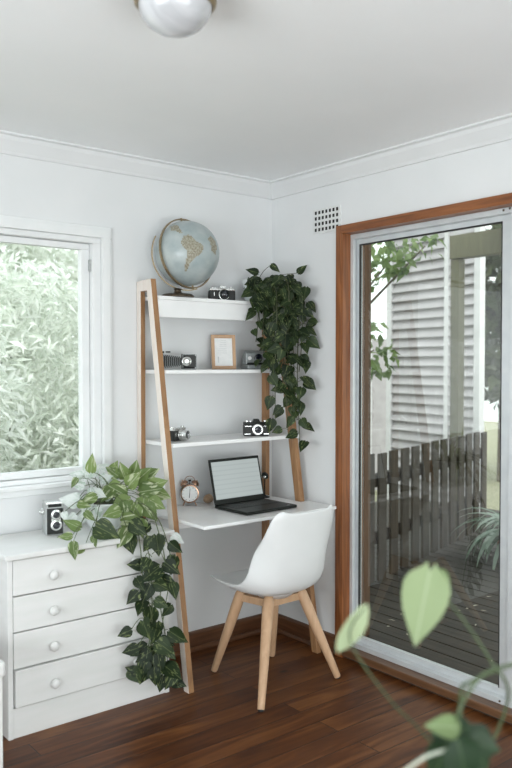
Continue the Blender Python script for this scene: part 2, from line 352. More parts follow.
# ------------------------------------------------------------------ ROOM
X0, Y0, H = -4.2, -4.6, 2.45; T = .14
m = MB(); m.bb((X0-T, Y0-T, -.1), (T*0+.0, T, 0)); struct(m.build('floor', M['floor']))
m = MB(); m.bb((X0-T, Y0-T, H), (T, T, H+.1)); struct(m.build('ceiling', M['ceiling']))
def wall_x(name, y0, y1, x0, x1, holes):     # wall running along x with openings (xa, xb, za, zb)
    m = MB(); cur = x0
    for xa, xb, za, zb in holes:
        m.bb((cur, y0, 0), (xa, y1, H)); m.bb((xa, y0, 0), (xb, y1, za)); m.bb((xa, y0, zb), (xb, y1, H)); cur = xb
    m.bb((cur, y0, 0), (x1, y1, H)); return struct(m.build(name, M['wall']))
def wall_y(name, x0, x1, y0, y1, holes):
    m = MB(); cur = y0
    for ya, yb, za, zb in holes:
        m.bb((x0, cur, 0), (x1, ya, H))
        if za > 0: m.bb((x0, ya, 0), (x1, yb, za))
        m.bb((x0, ya, zb), (x1, yb, H)); cur = yb
    m.bb((x0, cur, 0), (x1, y1, H)); return struct(m.build(name, M['wall']))
WX0, WX1, WZ0, WZ1 = -2.52, -1.045, .935, 2.055       # window opening in back wall
wall_x('wall_back', 0, T, X0-T, T, [(WX0, WX1, WZ0, WZ1)])
DY0, DY1, DZ1 = -2.46, -.553, 2.117                   # sliding-door opening in right wall
wall_y('wall_right', 0, T, Y0-T, 0, [(DY0, DY1, 0, DZ1)])
wall_x('wall_front', Y0-T, Y0, X0-T, 0, [(-3.8, -.6, .06, 1.95)])  # this opening and the next are added to admit the fill lights
wall_y('wall_left', X0-T, X0, Y0, 0, [(-3.9, -1.3, .65, 2.15)])
# cornice
def cornice(name, side):
    prof = [(0, H-.08), (.012, H-.08), (.018, H-.068), (.05, H-.028), (.058, H-.012), (.075, H-.008), (.075, H), (0, H)]
    m = MB()
    if side == 'back': m.extrude_x([(-a, z) for a, z in prof], X0, 0)
    if side == 'front': m.extrude_x([(Y0+a, z) for a, z in prof], X0, 0)
    if side == 'right': m.extrude_y([(-a, z) for a, z in prof], Y0, 0)
    if side == 'left': m.extrude_y([(X0+a, z) for a, z in prof], Y0, 0)
    return struct(m.build(name, M['wall']))
cornice('trim_1', 'back'); cornice('trim_2', 'right'); cornice('trim_3', 'front'); cornice('trim_4', 'left')
# skirting boards
def skirt(name, side, a=None, b=None):
    prof = [(0, 0), (.034, 0), (.034, .010), (.026, .020), (.016, .022), (.016, .082), (.010, .092), (0, .095)]
    m = MB()
    if side == 'back': m.extrude_x([(-p, z) for p, z in prof], X0, 0)
    if side == 'right': m.extrude_y([(-p, z) for p, z in prof], a, b)
    if side == 'front': m.extrude_x([(Y0+p, z) for p, z in prof], X0, 0)
    if side == 'left': m.extrude_y([(X0+p, z) for p, z in prof], Y0, 0)
    return struct(m.build(name, M['skirt_x'] if side in ('back', 'front') else M['skirt_y']))
skirt('baseboard_back', 'back'); skirt('baseboard_right', 'right', -.505, 0); skirt('baseboard_front', 'front'); skirt('baseboard_left', 'left')
# wall vent
v = thing('wall_vent', 'cream square-holed ventilation grille high on the wall beside the sliding door', 'vent', (0, -.4355, 2.1985))
m = MB(); m.box((-.003, 0, 0), (.006, .196, .124)); m.build('vent_plate', M['vent'], v)
m = MB()
for i in range(7):
    for j in range(4): m.box((-.0065, -.0775+i*.0258, -.0435+j*.029), (.003, .0125, .016))
m.build('vent_holes', M['dark'], v)

# ------------------------------------------------------------------ WINDOW (window_1)
w = bpy.data.objects.new('window_1', None); COL.objects.link(w); struct(w); w.location = ((WX0+WX1)/2, 0, WZ0)
o0 = Vector(w.location)
def wb(m, a, b): m.bb(Vector(a)-o0, Vector(b)-o0)
def ring_x(m, x0, x1, z0, z1, y0, y1, ws, wt, wbm):       # four non-overlapping bars in the plane of a wall along x
    wb(m, (x0, y0, z1-wt), (x1, y1, z1)); wb(m, (x0, y0, z0), (x1, y1, z0+wbm))
    wb(m, (x0, y0, z0+wbm), (x0+ws, y1, z1-wt)); wb(m, (x1-ws, y0, z0+wbm), (x1, y1, z1-wt))
m = MB(); ring_x(m, WX0-.052, WX1+.052, WZ0-.05, WZ1+.052, -.014, 0, .052, .052, .03); m.build('casing', M['trimwhite'], w, bevel=.003)
m = MB(); ring_x(m, WX0-.036, WX1+.036, WZ0-.019, WZ1+.036, -.024, -.014, .036, .036, .002); m.build('casing_step', M['trimwhite'], w, bevel=.002)
m = MB(); wb(m, (WX0-.055, -.040, WZ0-.02), (WX1+.055, .0, WZ0-.001)); m.build('window_sill', M['trimwhite'], w, bevel=.004)
m = MB(); ring_x(m, WX0, WX1, WZ0, WZ1, .001, .12, .04, .025, .02); m.build('window_frame', M['trimwhite'], w, bevel=.003)
m = MB(); ring_x(m, WX0+.042, WX1-.042, WZ0+.022, WZ1-.027, .035, .075, .040, .028, .030); m.build('sash', M['trimwhite'], w, bevel=.003)
m = MB(); wb(m, (WX0+.082, .053, WZ0+.052), (WX1-.082, .056, WZ1-.055)); m.build('pane', M['winglass'], w)
m = MB(); wb(m, (WX1-.048, .018, 1.90), (WX1-.036, .036, 1.955)); m.build('hinge', M['silverp'], w, bevel=.002)
# unseen windows added behind the camera to go with the fill lights
def added_window(name, c, half, along, hz=.75):
    e = bpy.data.objects.new(name, None); COL.objects.link(e); struct(e); e.location = c
    m = MB(); t = .05
    for s in (-1, 0, 1):
        a = (s*(half-t/2), 0, 0); m.box(a if along == 'x' else (0, a[0], 0), (t, .08, 2*hz) if along == 'x' else (.08, t, 2*hz))
    for s in (-1, 1):
        m.box((0, 0, s*(hz-t/2)), (2*half, .08, t) if along == 'x' else (.08, 2*half, t))
    m.build('window_frame', M['trimwhite'], e)
added_window('added_window_2', (-2.2, Y0-T/2, 1.005), 1.6, 'x', .945); added_window('added_window_3', (X0-T/2, -2.6, 1.4), 1.3, 'y')

# ------------------------------------------------------------------ SLIDING DOOR (door_1)
d = bpy.data.objects.new('door_1', None); COL.objects.link(d); struct(d); d.location = (0, (DY0+DY1)/2, 0); o0 = Vector(d.location)
m = MB(); wb(m, (-.02, DY1, 0), (0, DY1+.036, DZ1+.036)); wb(m, (-.02, DY0-.036, 0), (0, DY0, DZ1+.036))
m.build('casing_side', M['cedar_z'], d, bevel=.002)
m = MB(); wb(m, (-.02, DY0, DZ1), (0, DY1, DZ1+.036)); m.build('casing_top', M['cedar_y'], d, bevel=.002)
m = MB(); wb(m, (-.018, DY1-.012, 0), (.13, DY1, DZ1)); wb(m, (-.018, DY0, 0), (.13, DY0+.012, DZ1)); m.build('jamb', M['cedar_z'], d, bevel=.001)
m = MB(); wb(m, (-.018, DY0+.012, DZ1-.006), (.13, DY1-.012, DZ1)); m.build('head_jamb', M['cedar_y'], d)
m = MB(); wb(m, (-.022, DY0+.012, .012), (.14, DY1-.012, .048)); m.build('threshold', M['sill'], d, bevel=.005)
ya, yb = DY0+.012, DY1-.012; ZB, ZT = .072, 2.086
m = MB()
wb(m, (.035, yb-.020, ZB), (.052, yb, ZT)); wb(m, (.035, ya, ZB), (.052, ya+.034, ZT))
wb(m, (.052, yb-.010, ZB), (.10, yb, ZT)); wb(m, (.052, ya, ZB), (.10, ya+.02, ZT))
wb(m, (.035, ya, ZT), (.10, yb, DZ1-.007)); wb(m, (.035, ya, .048), (.10, yb, ZB)); m.build('aluminium_frame', M['alu'], d, bevel=.0015)
def panel(name, y0, y1, x, sl, sr):
    m = MB()
    for a, b in (((x-.012, y0, ZB+.028), (x+.012, y0+sl, ZT-.024)), ((x-.012, y1-sr, ZB+.028), (x+.012, y1, ZT-.024)), ((x-.012, y0, ZT-.024), (x+.012, y1, ZT)), ((x-.012, y0, ZB), (x+.012, y1, ZB+.028))): wb(m, a, b)
    p = m.build(name, M['alu'], d, bevel=.0015)
    m = MB(); g = .004
    for a, b in (((x-.013, y0+sl, ZB+.028), (x+.0, y0+sl+g, ZT-.024)), ((x-.013, y1-sr-g, ZB+.028), (x, y1-sr, ZT-.024)), ((x-.013, y0+sl, ZT-.024-g*1.5), (x, y1-sr, ZT-.024))): wb(m, a, b)
    m.build('gasket', M['rubber'], p)
    m = MB(); wb(m, (x-.002, y0+sl, ZB+.028), (x+.002, y1-sr, ZT-.024)); m.build('glass_pane', M['doorglass'], p)
panel('door_panel', -1.457, yb-.010, .078, .042, .022); panel('door_panel', ya+.020, -1.470, .050, .018, .042)
m = MB()
for yy, zz in ((-1.44, 2.10), (-1.44, .060), (-1.47, 2.103)): m.cyl((.033, yy-o0.y, zz), (.037, yy-o0.y, zz), .005, n=10)
m.build('screw', M['bronze'], d)

# ------------------------------------------------------------------ CEILING LIGHT
cl = thing('ceiling_light', 'round domed glass ceiling light with a brass rim', 'ceiling light', (-1.672, -1.605, H))
m = MB(); m.lathe([(.02, -.001), (.090, -.001), (.104, -.012), (.108, -.03), (.106, -.052), (.098, -.06), (.092, -.05), (.04, -.05)], n=48); m.build('brass_rim', M['brass'], cl, smooth=True)
gl = noisy(mat('ribbed_opal_glass', (.7,.7,.72), .15, coat=.5), (.50,.51,.53), (.62,.63,.65), (3,18,3), nscale=2, bump=.4)
m = MB(); m.lathe([(.096, -.052), (.094, -.068), (.086, -.086), (.070, -.106), (.046, -.120), (.018, -.128), (0, -.129)], n=48); m.build('glass_dome', gl, cl, smooth=True)

# ------------------------------------------------------------------ DRESSER
dx0, dx1, dyf, dyb = -1.65, -.913, -.375, -.04
dr = thing('chest_of_drawers', 'white painted four-drawer dresser under the window with round knobs', 'dresser', ((dx0+dx1)/2, (dyf+dyb)/2, 0)); o0 = Vector(dr.location)
m = MB(); wb(m, (dx0, dyf, 0), (dx0+.02, dyb, .71)); wb(m, (dx1-.02, dyf, 0), (dx1, dyb, .71)); wb(m, (dx0+.02, dyb-.01, .0), (dx1-.02, dyb, .71))
wb(m, (dx0+.02, dyf+.004, 0), (dx1-.02, dyf+.02, .118)); wb(m, (dx0+.02, dyf+.03, .10), (dx1-.02, dyb-.01, .118)); wb(m, (dx0+.02, dyf+.01, .70), (dx1-.02, dyb-.01, .71))
m.build('carcass', M['dresser'], dr, bevel=.0015)
m = MB(); wb(m, (dx0-.02, dyf-.032, .71), (dx1+.012, dyb+.02, .732)); m.build('top', M['dresser'], dr, bevel=.005)
zs = [.704, .5605, .4175, .2725, .123]
for i in range(4):
    z1, z0 = zs[i], zs[i+1]; pr_ = .012 if i == 3 else 0.002
    m = MB(); wb(m, (dx0+.022+(.003 if i == 3 else 0), dyf-pr_, z0+.0025), (dx1-.022, dyf+.018, z1-.0025))
    wb(m, (dx0+.03, dyf+.018, z0+.01), (dx1-.03, dyb-.03, z1-.02))
    dw = m.build('drawer', M['dresser'], dr, bevel=.002)
    for kx in (-1.468, -1.095):
        m = MB(); zc = (z0+z1)/2-.008
        m.lathe([(.008, 0), (.008, .008), (.014, .012), (.0185, .019), (.019, .024), (.015, .031), (.007, .034), (0, .0345)], c=Vector((kx, dyf-pr_, zc))-o0, axis=(0, -1, 0), n=20)
        m.build('knob', M['dresser'], dw, smooth=True)
# neighbour piece at the left picture edge
nb = thing('low_stool', 'white low stool at the left picture edge beside the dresser', 'stool', (-1.925, -.53, 0))
m = MB(); m.box((0, 0, .405), (.30, .30, .055)); m.build('seat', M['dresser'], nb, bevel=.012)
for sx in (-1, 1):
    for sy in (-1, 1): m = MB(); m.box((sx*.125, sy*.125, .19), (.03, .03, .38)); m.build('leg', M['dresser'], nb, bevel=.003)

# ------------------------------------------------------------------ LADDER DESK
def glare_side(o, nx=-1):  # gives faces on the window side the painted-in glare colour
    o.data.materials.append(M['glare_side'])
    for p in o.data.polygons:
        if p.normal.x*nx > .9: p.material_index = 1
ld = thing('ladder_desk', 'white ladder shelf desk with slanting oak legs in the corner', 'desk', (-.45, -.25, 0)); o0 = Vector(ld.location)
def fy(z): return -.135-.315*(1.87-z)/1.87       # front edge of the slanting legs
LXL, LXR, LW = -.843, -.063, .030
for X in (LXL, LXR):
    m = MB(); a, b = Vector((X, fy(1.87)+.022, 1.87)), Vector((X, fy(0)+.022, 0))
    # slanted leg as sheared prism so that its ends are level
    m.extrude_x([(fy(1.87), 1.87), (fy(1.87)+.045, 1.87), (fy(0)+.042, 0), (fy(0), 0)], X-LW/2, X+LW/2)
    for i in range(len(m.v)): m.v[i] = m.v[i]-o0
    lg_ = m.build('front_leg', M['oak'], ld, bevel=.003)
    if X == LXL: glare_side(lg_)
    m = MB(); wb(m, (X-LW/2+.002, -.040, 0), (X+LW/2-.002, -.002-.034*0, 1.865)); 
    m.v = [a if a.z > .12 else a for a in m.v]
    lg_ = m.build('back_leg', M['oak'], ld, bevel=.003)
    if X == LXL: glare_side(lg_)
    m = MB(); wb(m, (X-LW/2+.001, fy(1.87)+.02, 1.815), (X+LW/2-.001, -.035, 1.868)); lg_ = m.build('top_rail', M['oak'], ld, bevel=.003)
    if X == LXL: glare_side(lg_)
ix0, ix1 = LXL+LW/2, LXR-LW/2
def shelf(z, th, front, tab=0.0, back=-.012, name='shelf'):
    f = fy(z)-front; fl = fy(z)-.002
    poly = [(ix0, back), (ix0, f), (ix1, f)]
    if tab: poly += [(LXR+LW/2, f), (LXR+LW/2, fl)]; poly += [(ix1, fl)]
    poly += [(ix1, back)]
    m = MB(); m.prism([(x-o0.x, y-o0.y) for x, y in poly], z-th, z); return m.build(name, M['shelfwhite'], ld, bevel=.002)
s1 = shelf(1.79, .018, .012)
m = MB(); wb(m, (ix0, fy(1.74)+.005, 1.69), (ix1, fy(1.74)+.020, 1.772)); m.build('fascia', M['shelfwhite'], ld, bevel=.002)
shelf(1.44, .018, .012); shelf(1.10, .018, .016, 1)
# desktop with thin apron
m = MB(); zt = .757
poly = [(ix0, -.012), (ix0, fy(zt)-.002), (LXL-LW/2-.004+.03, fy(zt)-.002), (LXL-LW/2+.026, -.53), (-.022, -.53), (-.022, fy(zt)-.002), (ix1, fy(zt)-.002), (ix1, -.012)]
poly = [(ix0, -.012), (ix0, -.53), (-.022, -.53), (-.022, fy(zt)-.002), (ix1, fy(zt)-.002), (ix1, -.012)]
m.prism([(x-o0.x, y-o0.y) for x, y in poly], zt-.016, zt); m.build('desktop', M['shelfwhite'], ld, bevel=.003)
m = MB(); wb(m, (ix0, -.30, zt-.05), (ix1, -.285, zt-.016)); wb(m, (ix0, -.06, zt-.05), (ix1, -.045, zt-.016)); m.build('apron', M['shelfwhite'], ld)

# ------------------------------------------------------------------ CHAIR
cx, cy = -.455, -.535
ch = thing('desk_chair', 'white moulded plastic chair with splayed beech legs at the desk', 'chair', (cx, cy, 0))
rows = [  # y, z, halfwidth, edge_forward, edge_rise
 (.262, .440, .120, .0, .004), (.250, .450, .168, .0, .010), (.215, .453, .197, .0, .018), (.14, .443, .212, .0, .028), (.05, .431, .220, .0, .040), (-.05, .424, .226, .002, .058),
 (-.125, .425, .228, .025, .100), (-.175, .445, .220, .060, .130), (-.205, .487, .208, .088, .130), (-.222, .545, .198, .092, .110),
 (-.234, .610, .192, .078, .078), (-.243, .670, .190, .062, .052), (-.251, .725, .189, .046, .036), (-.259, .775, .182, .034, .026), (-.264, .806, .165, .026, .020), (-.266, .820, .138, .018, .016)]
m = MB(); nC = 13; vs = []; fs = []
for (y, z, hw, ef, er) in rows:
    for c in range(nC):
        t_ = -1+2*c/(nC-1); q = abs(t_)**2.6
        vs.append((hw*math.sin(t_*math.pi/2*.93)/math.sin(math.pi/2*.93), y+ef*q, z+er*q))
for r_ in range(len(rows)-1):
    for c in range(nC-1): fs.append((r_*nC+c, r_*nC+c+1, (r_+1)*nC+c+1, (r_+1)*nC+c))
m.add(vs, fs); sh = m.build('seat_shell', M['plastic'], ch, smooth=True, solid=.010, sub=1)
m = MB(); m.cyl((0, -.02, .396), (0, -.02, .420), .075, .105, n=32); m.build('mount', M['plastic'], ch, smooth=True, bevel=.003)
feet = {'F': (-.718, -.785), 'R': (-.215, -.735), 'L': (-.62, -.310), 'B': (-.275, -.330)}
tops = {'F': (-.530, -.610), 'R': (-.335, -.605), 'L': (-.565, -.455), 'B': (-.365, -.455)}
m = MB(); zf = .382
for a, b in (('F', 'R'), ('R', 'B'), ('B', 'L'), ('L', 'F')):
    A, B = Vector((*tops[a], zf))-Vector((cx, cy, 0)), Vector((*tops[b], zf))-Vector((cx, cy, 0))
    m.beam(A, B, .022, .034, (B-A).cross(Vector((0, 0, 1))))
for a, b in (('F', 'B'), ('R', 'L')):
    A, B = Vector((*tops[a], zf))-Vector((cx, cy, 0)), Vector((*tops[b], zf))-Vector((cx, cy, 0))
    m.beam(A, B, .030, .034, (B-A).cross(Vector((0, 0, 1))))
m.build('leg_frame', M['oakleg'], ch, bevel=.003)
for k in feet:
    A, B = Vector((*tops[k], .412))-Vector((cx, cy, 0)), Vector((*feet[k], .006))-Vector((cx, cy, 0))
    m = MB(); dd = (B-A).normalized()
    m.lathe([(.020, 0), (.025, .02), (.0255, .10), (.0225, .22), (.0158, (B-A).length-.006), (.0145, (B-A).length)], c=A, axis=dd, n=20)
    lg = m.build('leg', M['oakleg'], ch, smooth=True)
    m = MB(); m.cyl(B-dd*.002, B+Vector((0, 0, -.005)), .0125, .0125, n=14); m.build('foot_pad', M['rubber'], lg)

# ------------------------------------------------------------------ LAPTOP
zt = .757
hl, hr = PZ(216, 504.5, .77), PZ(267, 494.5, .77); fl, frr = PZ(246.5, 514.5, .77), PZ(295.5, 501, .77)
ux = ((hr-hl)+(frr-fl)).normalized(); fc_ = PZ(246, 514.7, .765); ctr = fc_+Vector((.1625, .1225+.005, 0))
LWd, LDp = .325, .245
lp = thing('laptop', 'open black laptop with a bright screen on the white desk', 'laptop', (ctr.x, ctr.y, zt), math.radians(2))
m = MB(); m.box((0, 0, .010), (LWd, LDp, .014)); bs = m.build('base', M['blackp'], lp, bevel=.003)
m = MB()
for r_ in range(6):
    n_ = 15 if r_ else 16
    for c in range(n_):
        if r_ == 5 and 4 <= c <= 8: continue
        wdt = (LWd-.06)/n_; m.box((-LWd/2+.03+wdt*(c+.5), LDp/2-.035-r_*.0185, .0178), (wdt*.84, .0150, .002))
m.box((-.02, LDp/2-.035-5*.0185, .0178), (.11, .0150, .002))
kb = m.build('keyboard', noisy(mat('laptop_keys', (.04,.04,.04), .45), (.02,.022,.021), (.04,.042,.04), nscale=60), lp)
m = MB(); m.box((0, -LDp/2+.045, .0172), (.10, .058, .001)); m.build('trackpad', M['blackp'], lp)
m = MB(); m.box((LWd/2-.04, -LDp/2+.02, .0173), (.014, .008, .001)); m.build('sticker', M['silverp'], lp)
tilt = math.radians(14); SH = .226; hy = LDp/2-.006; hz = .017
Rm = Matrix.Rotation(-tilt, 3, 'X')
def lid(p): return Rm @ Vector(p)+Vector((0, hy, hz))
def lidbox(m, c, s): m.box(lid(c), s, Rm)
m = MB(); lidbox(m, (0, .003, SH/2), (LWd, .007, SH)); ldd = m.build('lid', M['blackp'], lp, bevel=.003)
m = MB(); lidbox(m, (0, -.0011, SH/2+.006), (LWd-.022, .0012, SH-.040))
scr = mat('lit_screen', (.05,.05,.05), .3, emis=(.62,.70,.69), estr=.62)
nt = scr.node_tree; N = nt.nodes; L = nt.links; b = N['Principled BSDF']; t = N.new('ShaderNodeTexCoord'); wv = N.new('ShaderNodeTexWave'); wv.wave_type = 'BANDS'; wv.bands_direction = 'Z'; wv.inputs['Scale'].default_value = 14; wv.inputs['Distortion'].default_value = 0
L.new(t.outputs['Object'], wv.inputs['Vector']); r = N.new('ShaderNodeValToRGB'); r.color_ramp.elements[0].position = 0; r.color_ramp.elements[0].color = (.54,.62,.62,1); r.color_ramp.elements[1].position = .25; r.color_ramp.elements[1].color = (.62,.70,.69,1)
L.new(wv.outputs['Fac'], r.inputs[0]); L.new(r.outputs[0], b.inputs['Emission Color'])
m.build('screen', scr, ldd)
for sx in (-1, 1): m = MB(); m.cyl((sx*LWd*.33-.03, hy, hz), (sx*LWd*.33+.03, hy, hz), .005, n=12); m.build('hinge', M['blackp'], lp)

# ------------------------------------------------------------------ ALARM CLOCK
cp = PZ(189, 499.5, zt); cp = PY(189, 499.5, -.10); 
ck = thing('alarm_clock', 'small copper twin-bell alarm clock on the white desktop', 'alarm clock', (-.585, -.055, zt), math.radians(-35))
R_ = .046; zc = .062
m = MB(); m.lathe([(.038, .018), (.041, .025), (R_, .024), (R_, -.020), (.042, -.026)], c=(0, 0, zc), axis=(0, -1, 0), n=36); m.build('case', M['copper'], ck, smooth=True)
m = MB(); m.cyl((0, -.018, zc), (0, -.0235, zc), .0395, n=36); fc = m.build('dial', M['paper'], ck)
m = MB()
for i in range(12):
    a = i*math.pi/6; m.box((math.sin(a)*.034, -.0240, zc+math.cos(a)*.034), (.003, .001, .003))
m.build('hour_marks', M['dark'], fc)
m = MB(); m.beam((0, -.0243, zc), (.002, -.0243, zc+.028), .0022, .001, (1,0,0)); m.beam((0, -.0243, zc), (-.002, -.0243, zc-.020), .003, .001, (1,0,0)); m.build('hands', M['dark'], fc)
for s in (-1, 1):
    ax = Vector((s*.5, 0, .86)).normalized(); bc = Vector((s*.026, 0, zc+.045))
    m = MB(); m.lathe([(.0215, 0), (.021, .006), (.016, .014), (.007, .019), (0, .0195)], c=bc, axis=ax, n=24); m.cyl(bc-ax*.014, bc, .002, n=8); m.cyl(bc+ax*.019, bc+ax*.024, .003, n=8); m.build('bell', M['copper'], ck, smooth=True)
m = MB(); pts = [Vector((math.cos(a)*.026, 0, zc+.06+math.sin(a)*.026)) for a in [math.pi*k/12 for k in range(13)]]; m.tube(pts, .0016); m.build('handle', M['copper'], ck, smooth=True)
m = MB(); m.cyl((0, 0, zc+.044), (0, 0, zc+.062), .0022, n=8); m.box((0, 0, zc+.064), (.014, .004, .008)); m.build('hammer', M['dark'], ck)
for s in (-1, 1):
    m = MB(); m.cyl((s*.022, -.003, zc-.038), (s*.034, -.006, 0), .0035, .0025, n=10); m.build('foot', M['copper'], ck, smooth=True)

# seashell / wooden cone ornament behind laptop
sc = PY(208, 501, -.12)
so = thing('seashell', 'small brown pointed seashell on the desk between clock and laptop', 'shell', (-.490, -.070, zt), math.radians(20))
m = MB(); prof = []
for k in range(13):
    q = k/12; prof.append((.021*(math.sin(min(1, q*1.5)*math.pi/2))*(1-.0*q)*(1.06 if k % 2 else .94) if q < .999 else .012, q*.06))
m.lathe(prof, c=(-.032, 0, .022), axis=(1, 0, .06), n=24); m.build('shell_body', noisy(mat('brown_shell', (.4,.26,.16), .5), (.30,.18,.10), (.55,.40,.27), (60,4,4), nscale=1), so, smooth=True)

# ------------------------------------------------------------------ GLOBE
GC = Vector((-.640, -.118, 2.006)); GR = .158
vd = (CAM-GC).normalized(); vr = Vector((0,0,1)).cross(vd).normalized()*1; vu = vd.cross(vr)   # vr points right in view
gb = thing('world_globe', 'vintage pale blue world globe in a brass ring on the top shelf', 'globe', (-.645, -.118, 1.79)); o0 = Vector(gb.location); gc = GC-o0
m = MB(); n1, n2 = 48, 32; vs = []; fs = []
for j in range(n2+1):
    ph = math.pi*j/n2
    for i in range(n1):
        th = 2*math.pi*i/n1; vs.append(gc+GR*Vector((math.sin(ph)*math.cos(th), math.sin(ph)*math.sin(th), math.cos(ph))))
for j in range(n2):
    for i in range(n1): fs.append((j*n1+i, j*n1+(i+1) % n1, (j+1)*n1+(i+1) % n1, (j+1)*n1+i))
m.add(vs, fs); sph = m.build('sphere', M['globe'], gb, smooth=True)
def landmass(poly, subdiv=9):      # poly in (right, up) fractions of the radius as seen from the room
    """triangulated patch hugging the sphere"""
    m = MB(); xs = [p[0] for p in poly]; ys = [p[1] for p in poly]; st = .035
    def inside(x, y):
        c = False
        for i in range(len(poly)):
            x1, y1 = poly[i]; x2, y2 = poly[i-1]
            if (y1 > y) != (y2 > y) and x < (x2-x1)*(y-y1)/(y2-y1)+x1: c = not c
        return c
    def pt(x, y):
        z = math.sqrt(max(0, 1-x*x-y*y)); return gc+(vr*x+vu*y+vd*z)*(GR*1.004)
    x = min(xs)
    while x < max(xs):
        y = min(ys)
        while y < max(ys):
            if inside(x+st/2, y+st/2): m.add([pt(x, y), pt(x+st, y), pt(x+st, y+st), pt(x, y+st)], [(0,1,2,3)])
            y += st
        x += st
    return m
sa = [(-.10,.52),(.05,.56),(.16,.50),(.24,.40),(.42,.30),(.50,.20),(.44,.06),(.34,-.04),(.26,-.10),(.16,-.18),(.08,-.28),(.04,-.40),(-.02,-.52),(-.08,-.50),(-.06,-.34),(-.03,-.18),(0,-.02),(-.02,.10),(-.12,.20),(-.18,.34)]
lm = landmass(sa); landmass_o = lm.build('south_america', M['land'], sph, smooth=True)
lm = landmass([(-.52,.80),(-.30,.86),(-.22,.74),(-.14,.62),(-.22,.60),(-.34,.66),(-.46,.66)]); lm.build('central_america', M['land'], sph, smooth=True)
lm = landmass([(.70,.55),(.84,.42),(.90,.20),(.86,-.02),(.74,.10),(.70,.30),(.62,.44)]); lm.build('africa', M['land'], sph, smooth=True)
def ring(normal, rad, w, th, a0=0, a1=360, up=None):
    nrm = normal.normalized(); a = (vu-nrm*vu.dot(nrm)).normalized(); b = nrm.cross(a); m = MB(); K = 72; full = (a1-a0) >= 360
    vs = []; fs = []
    for k in range(K+(0 if full else 1)):
        t_ = math.radians(a0+(a1-a0)*k/K); dr_ = a*math.cos(t_)+b*math.sin(t_)
        for rr, hh in ((rad-th/2, -w/2), (rad+th/2, -w/2), (rad+th/2, w/2), (rad-th/2, w/2)): vs.append(gc+dr_*rr+nrm*hh)
    n_ = K+(0 if full else 1)
    for k in range(n_ if full else n_-1):
        j = (k+1) % n_
        for q in range(4): fs.append((k*4+q, k*4+(q+1) % 4, j*4+(q+1) % 4, j*4+q))
    m.add(vs, fs); return m
n_mer = (vr*.66+vu*.24+vd*.71)
ring(n_mer, GR*1.075, .012, .006).build('meridian_ring', M['brass'], gb, smooth=True)
n_sup = (vr*.93-vu*.10-vd*.45)
n_sup = (vr*.35+vu*.12+vd*.93)
n_sup = (vr*.30+vu*.05+vd*.94)
ring(n_sup, GR*1.12, .008, .005, 62, 196).build('support_arc', M['brass'], gb, smooth=True)
m = MB(); m.lathe([(.078, 0), (.080, .006), (.070, .014), (.028, .018), (.018, .024), (.016, .034), (.022, .040), (.010, .044)], n=40, c=(-.050, .0, 0.001)); m.build('base', M['bronze'], gb, smooth=True)
n_ = n_mer.normalized(); ax = (Vector(vu)-n_*vu.dot(n_)).normalized()
for s in (1, -1): m = MB(); m.cyl(gc+ax*s*GR*.98, gc+ax*s*GR*1.11, .005, n=12); m.build('pivot', M['brass'], gb)

# ------------------------------------------------------------------ CAMERAS
def cam_slr(name, label, loc, rz, s=1.0, top='silver', face='black', w=.135, h=.062, d_=.042, lensr=.027, lensl=.035, lens_mat='blackp', prism=True, ringm='silver'):
    c = thing(name, label, 'camera', loc, rz, None); q = s
    m = MB(); m.box((0, 0, h*.40*q), (w*q, d_*q, h*.80*q)); m.build('body', M[face], c, bevel=.005*q)
    m = MB(); m.box((0, 0, h*.88*q), (w*q*.99, d_*q*.96, h*.20*q)); tp = m.build('top_plate', M[top], c, bevel=.004*q)
    if prism:
        m = MB(); hw = .020*q
        m.extrude_y([(-hw, h*.97*q), (hw, h*.97*q), (hw*.6, h*1.20*q), (-hw*.6, h*1.20*q)], -d_*q*.46, d_*q*.40); m.build('viewfinder_hump', M[top], c, bevel=.002*q)
    m = MB(); lc = Vector((.004*q, -d_*q/2, h*.46*q))
    m.lathe([(lensr*q, 0), (lensr*q, .006*q), (lensr*.93*q, .008*q), (lensr*.93*q, lensl*.6*q), (lensr*.86*q, lensl*.65*q), (lensr*.86*q, lensl*q), (lensr*.70*q, lensl*q), (lensr*.62*q, lensl*.8*q)], c=lc, axis=(0, -1, 0), n=32)
    lb = m.build('lens_barrel', M[lens_mat], c, smooth=True)
    m = MB(); m.lathe([(lensr*.95*q, 0), (lensr*1.02*q, .001), (lensr*1.02*q, .005*q), (lensr*.9*q, .006*q)], c=lc+Vector((0, -lensl*q*.30, 0)), axis=(0, -1, 0), n=32); m.build('lens_ring', M[ringm], lb, smooth=True)
    m = MB(); m.lathe([(lensr*.64*q, 0), (lensr*.4*q, .003*q), (0, .005*q)], c=lc+Vector((0, -lensl*q*.8, 0)), axis=(0, -1, 0), n=24); m.build('lens_glass', M['lens'], lb, smooth=True)
    for dx, r_ in ((-.048, .010), (.047, .009)):
        m = MB(); m.cyl((dx*q, 0, h*.97*q), (dx*q, 0, h*1.09*q), r_*q, n=20); m.build('dial', M['silver'], c, bevel=.001)
    m = MB(); m.cyl((-.03*q, -.006*q, h*.97*q), (-.03*q, -.006*q, h*1.07*q), .0045*q, n=12); m.build('shutter_button', M['silver'], c)
    if prism and top == 'blackp': return c
    m = MB(); m.box((-.044*q, -d_*q/2-.0008, h*.50*q), (.004*q, .003*q, .020*q)); m.build('self_timer', M['silver'], c)
    return c
cam_slr('film_camera', 'silver and black film camera beside the globe on the top shelf', (-.418, -.100, 1.79), math.radians(-22))
cam_slr('film_camera', 'black rangefinder camera with a silver lens face on the right of the third shelf', (-.262, -.185, 1.10), math.radians(-30), 1.0, 'blackp', 'black', w=.132, h=.072, d_=.045, lensr=.028, lensl=.02, lens_mat='silver', prism=True)
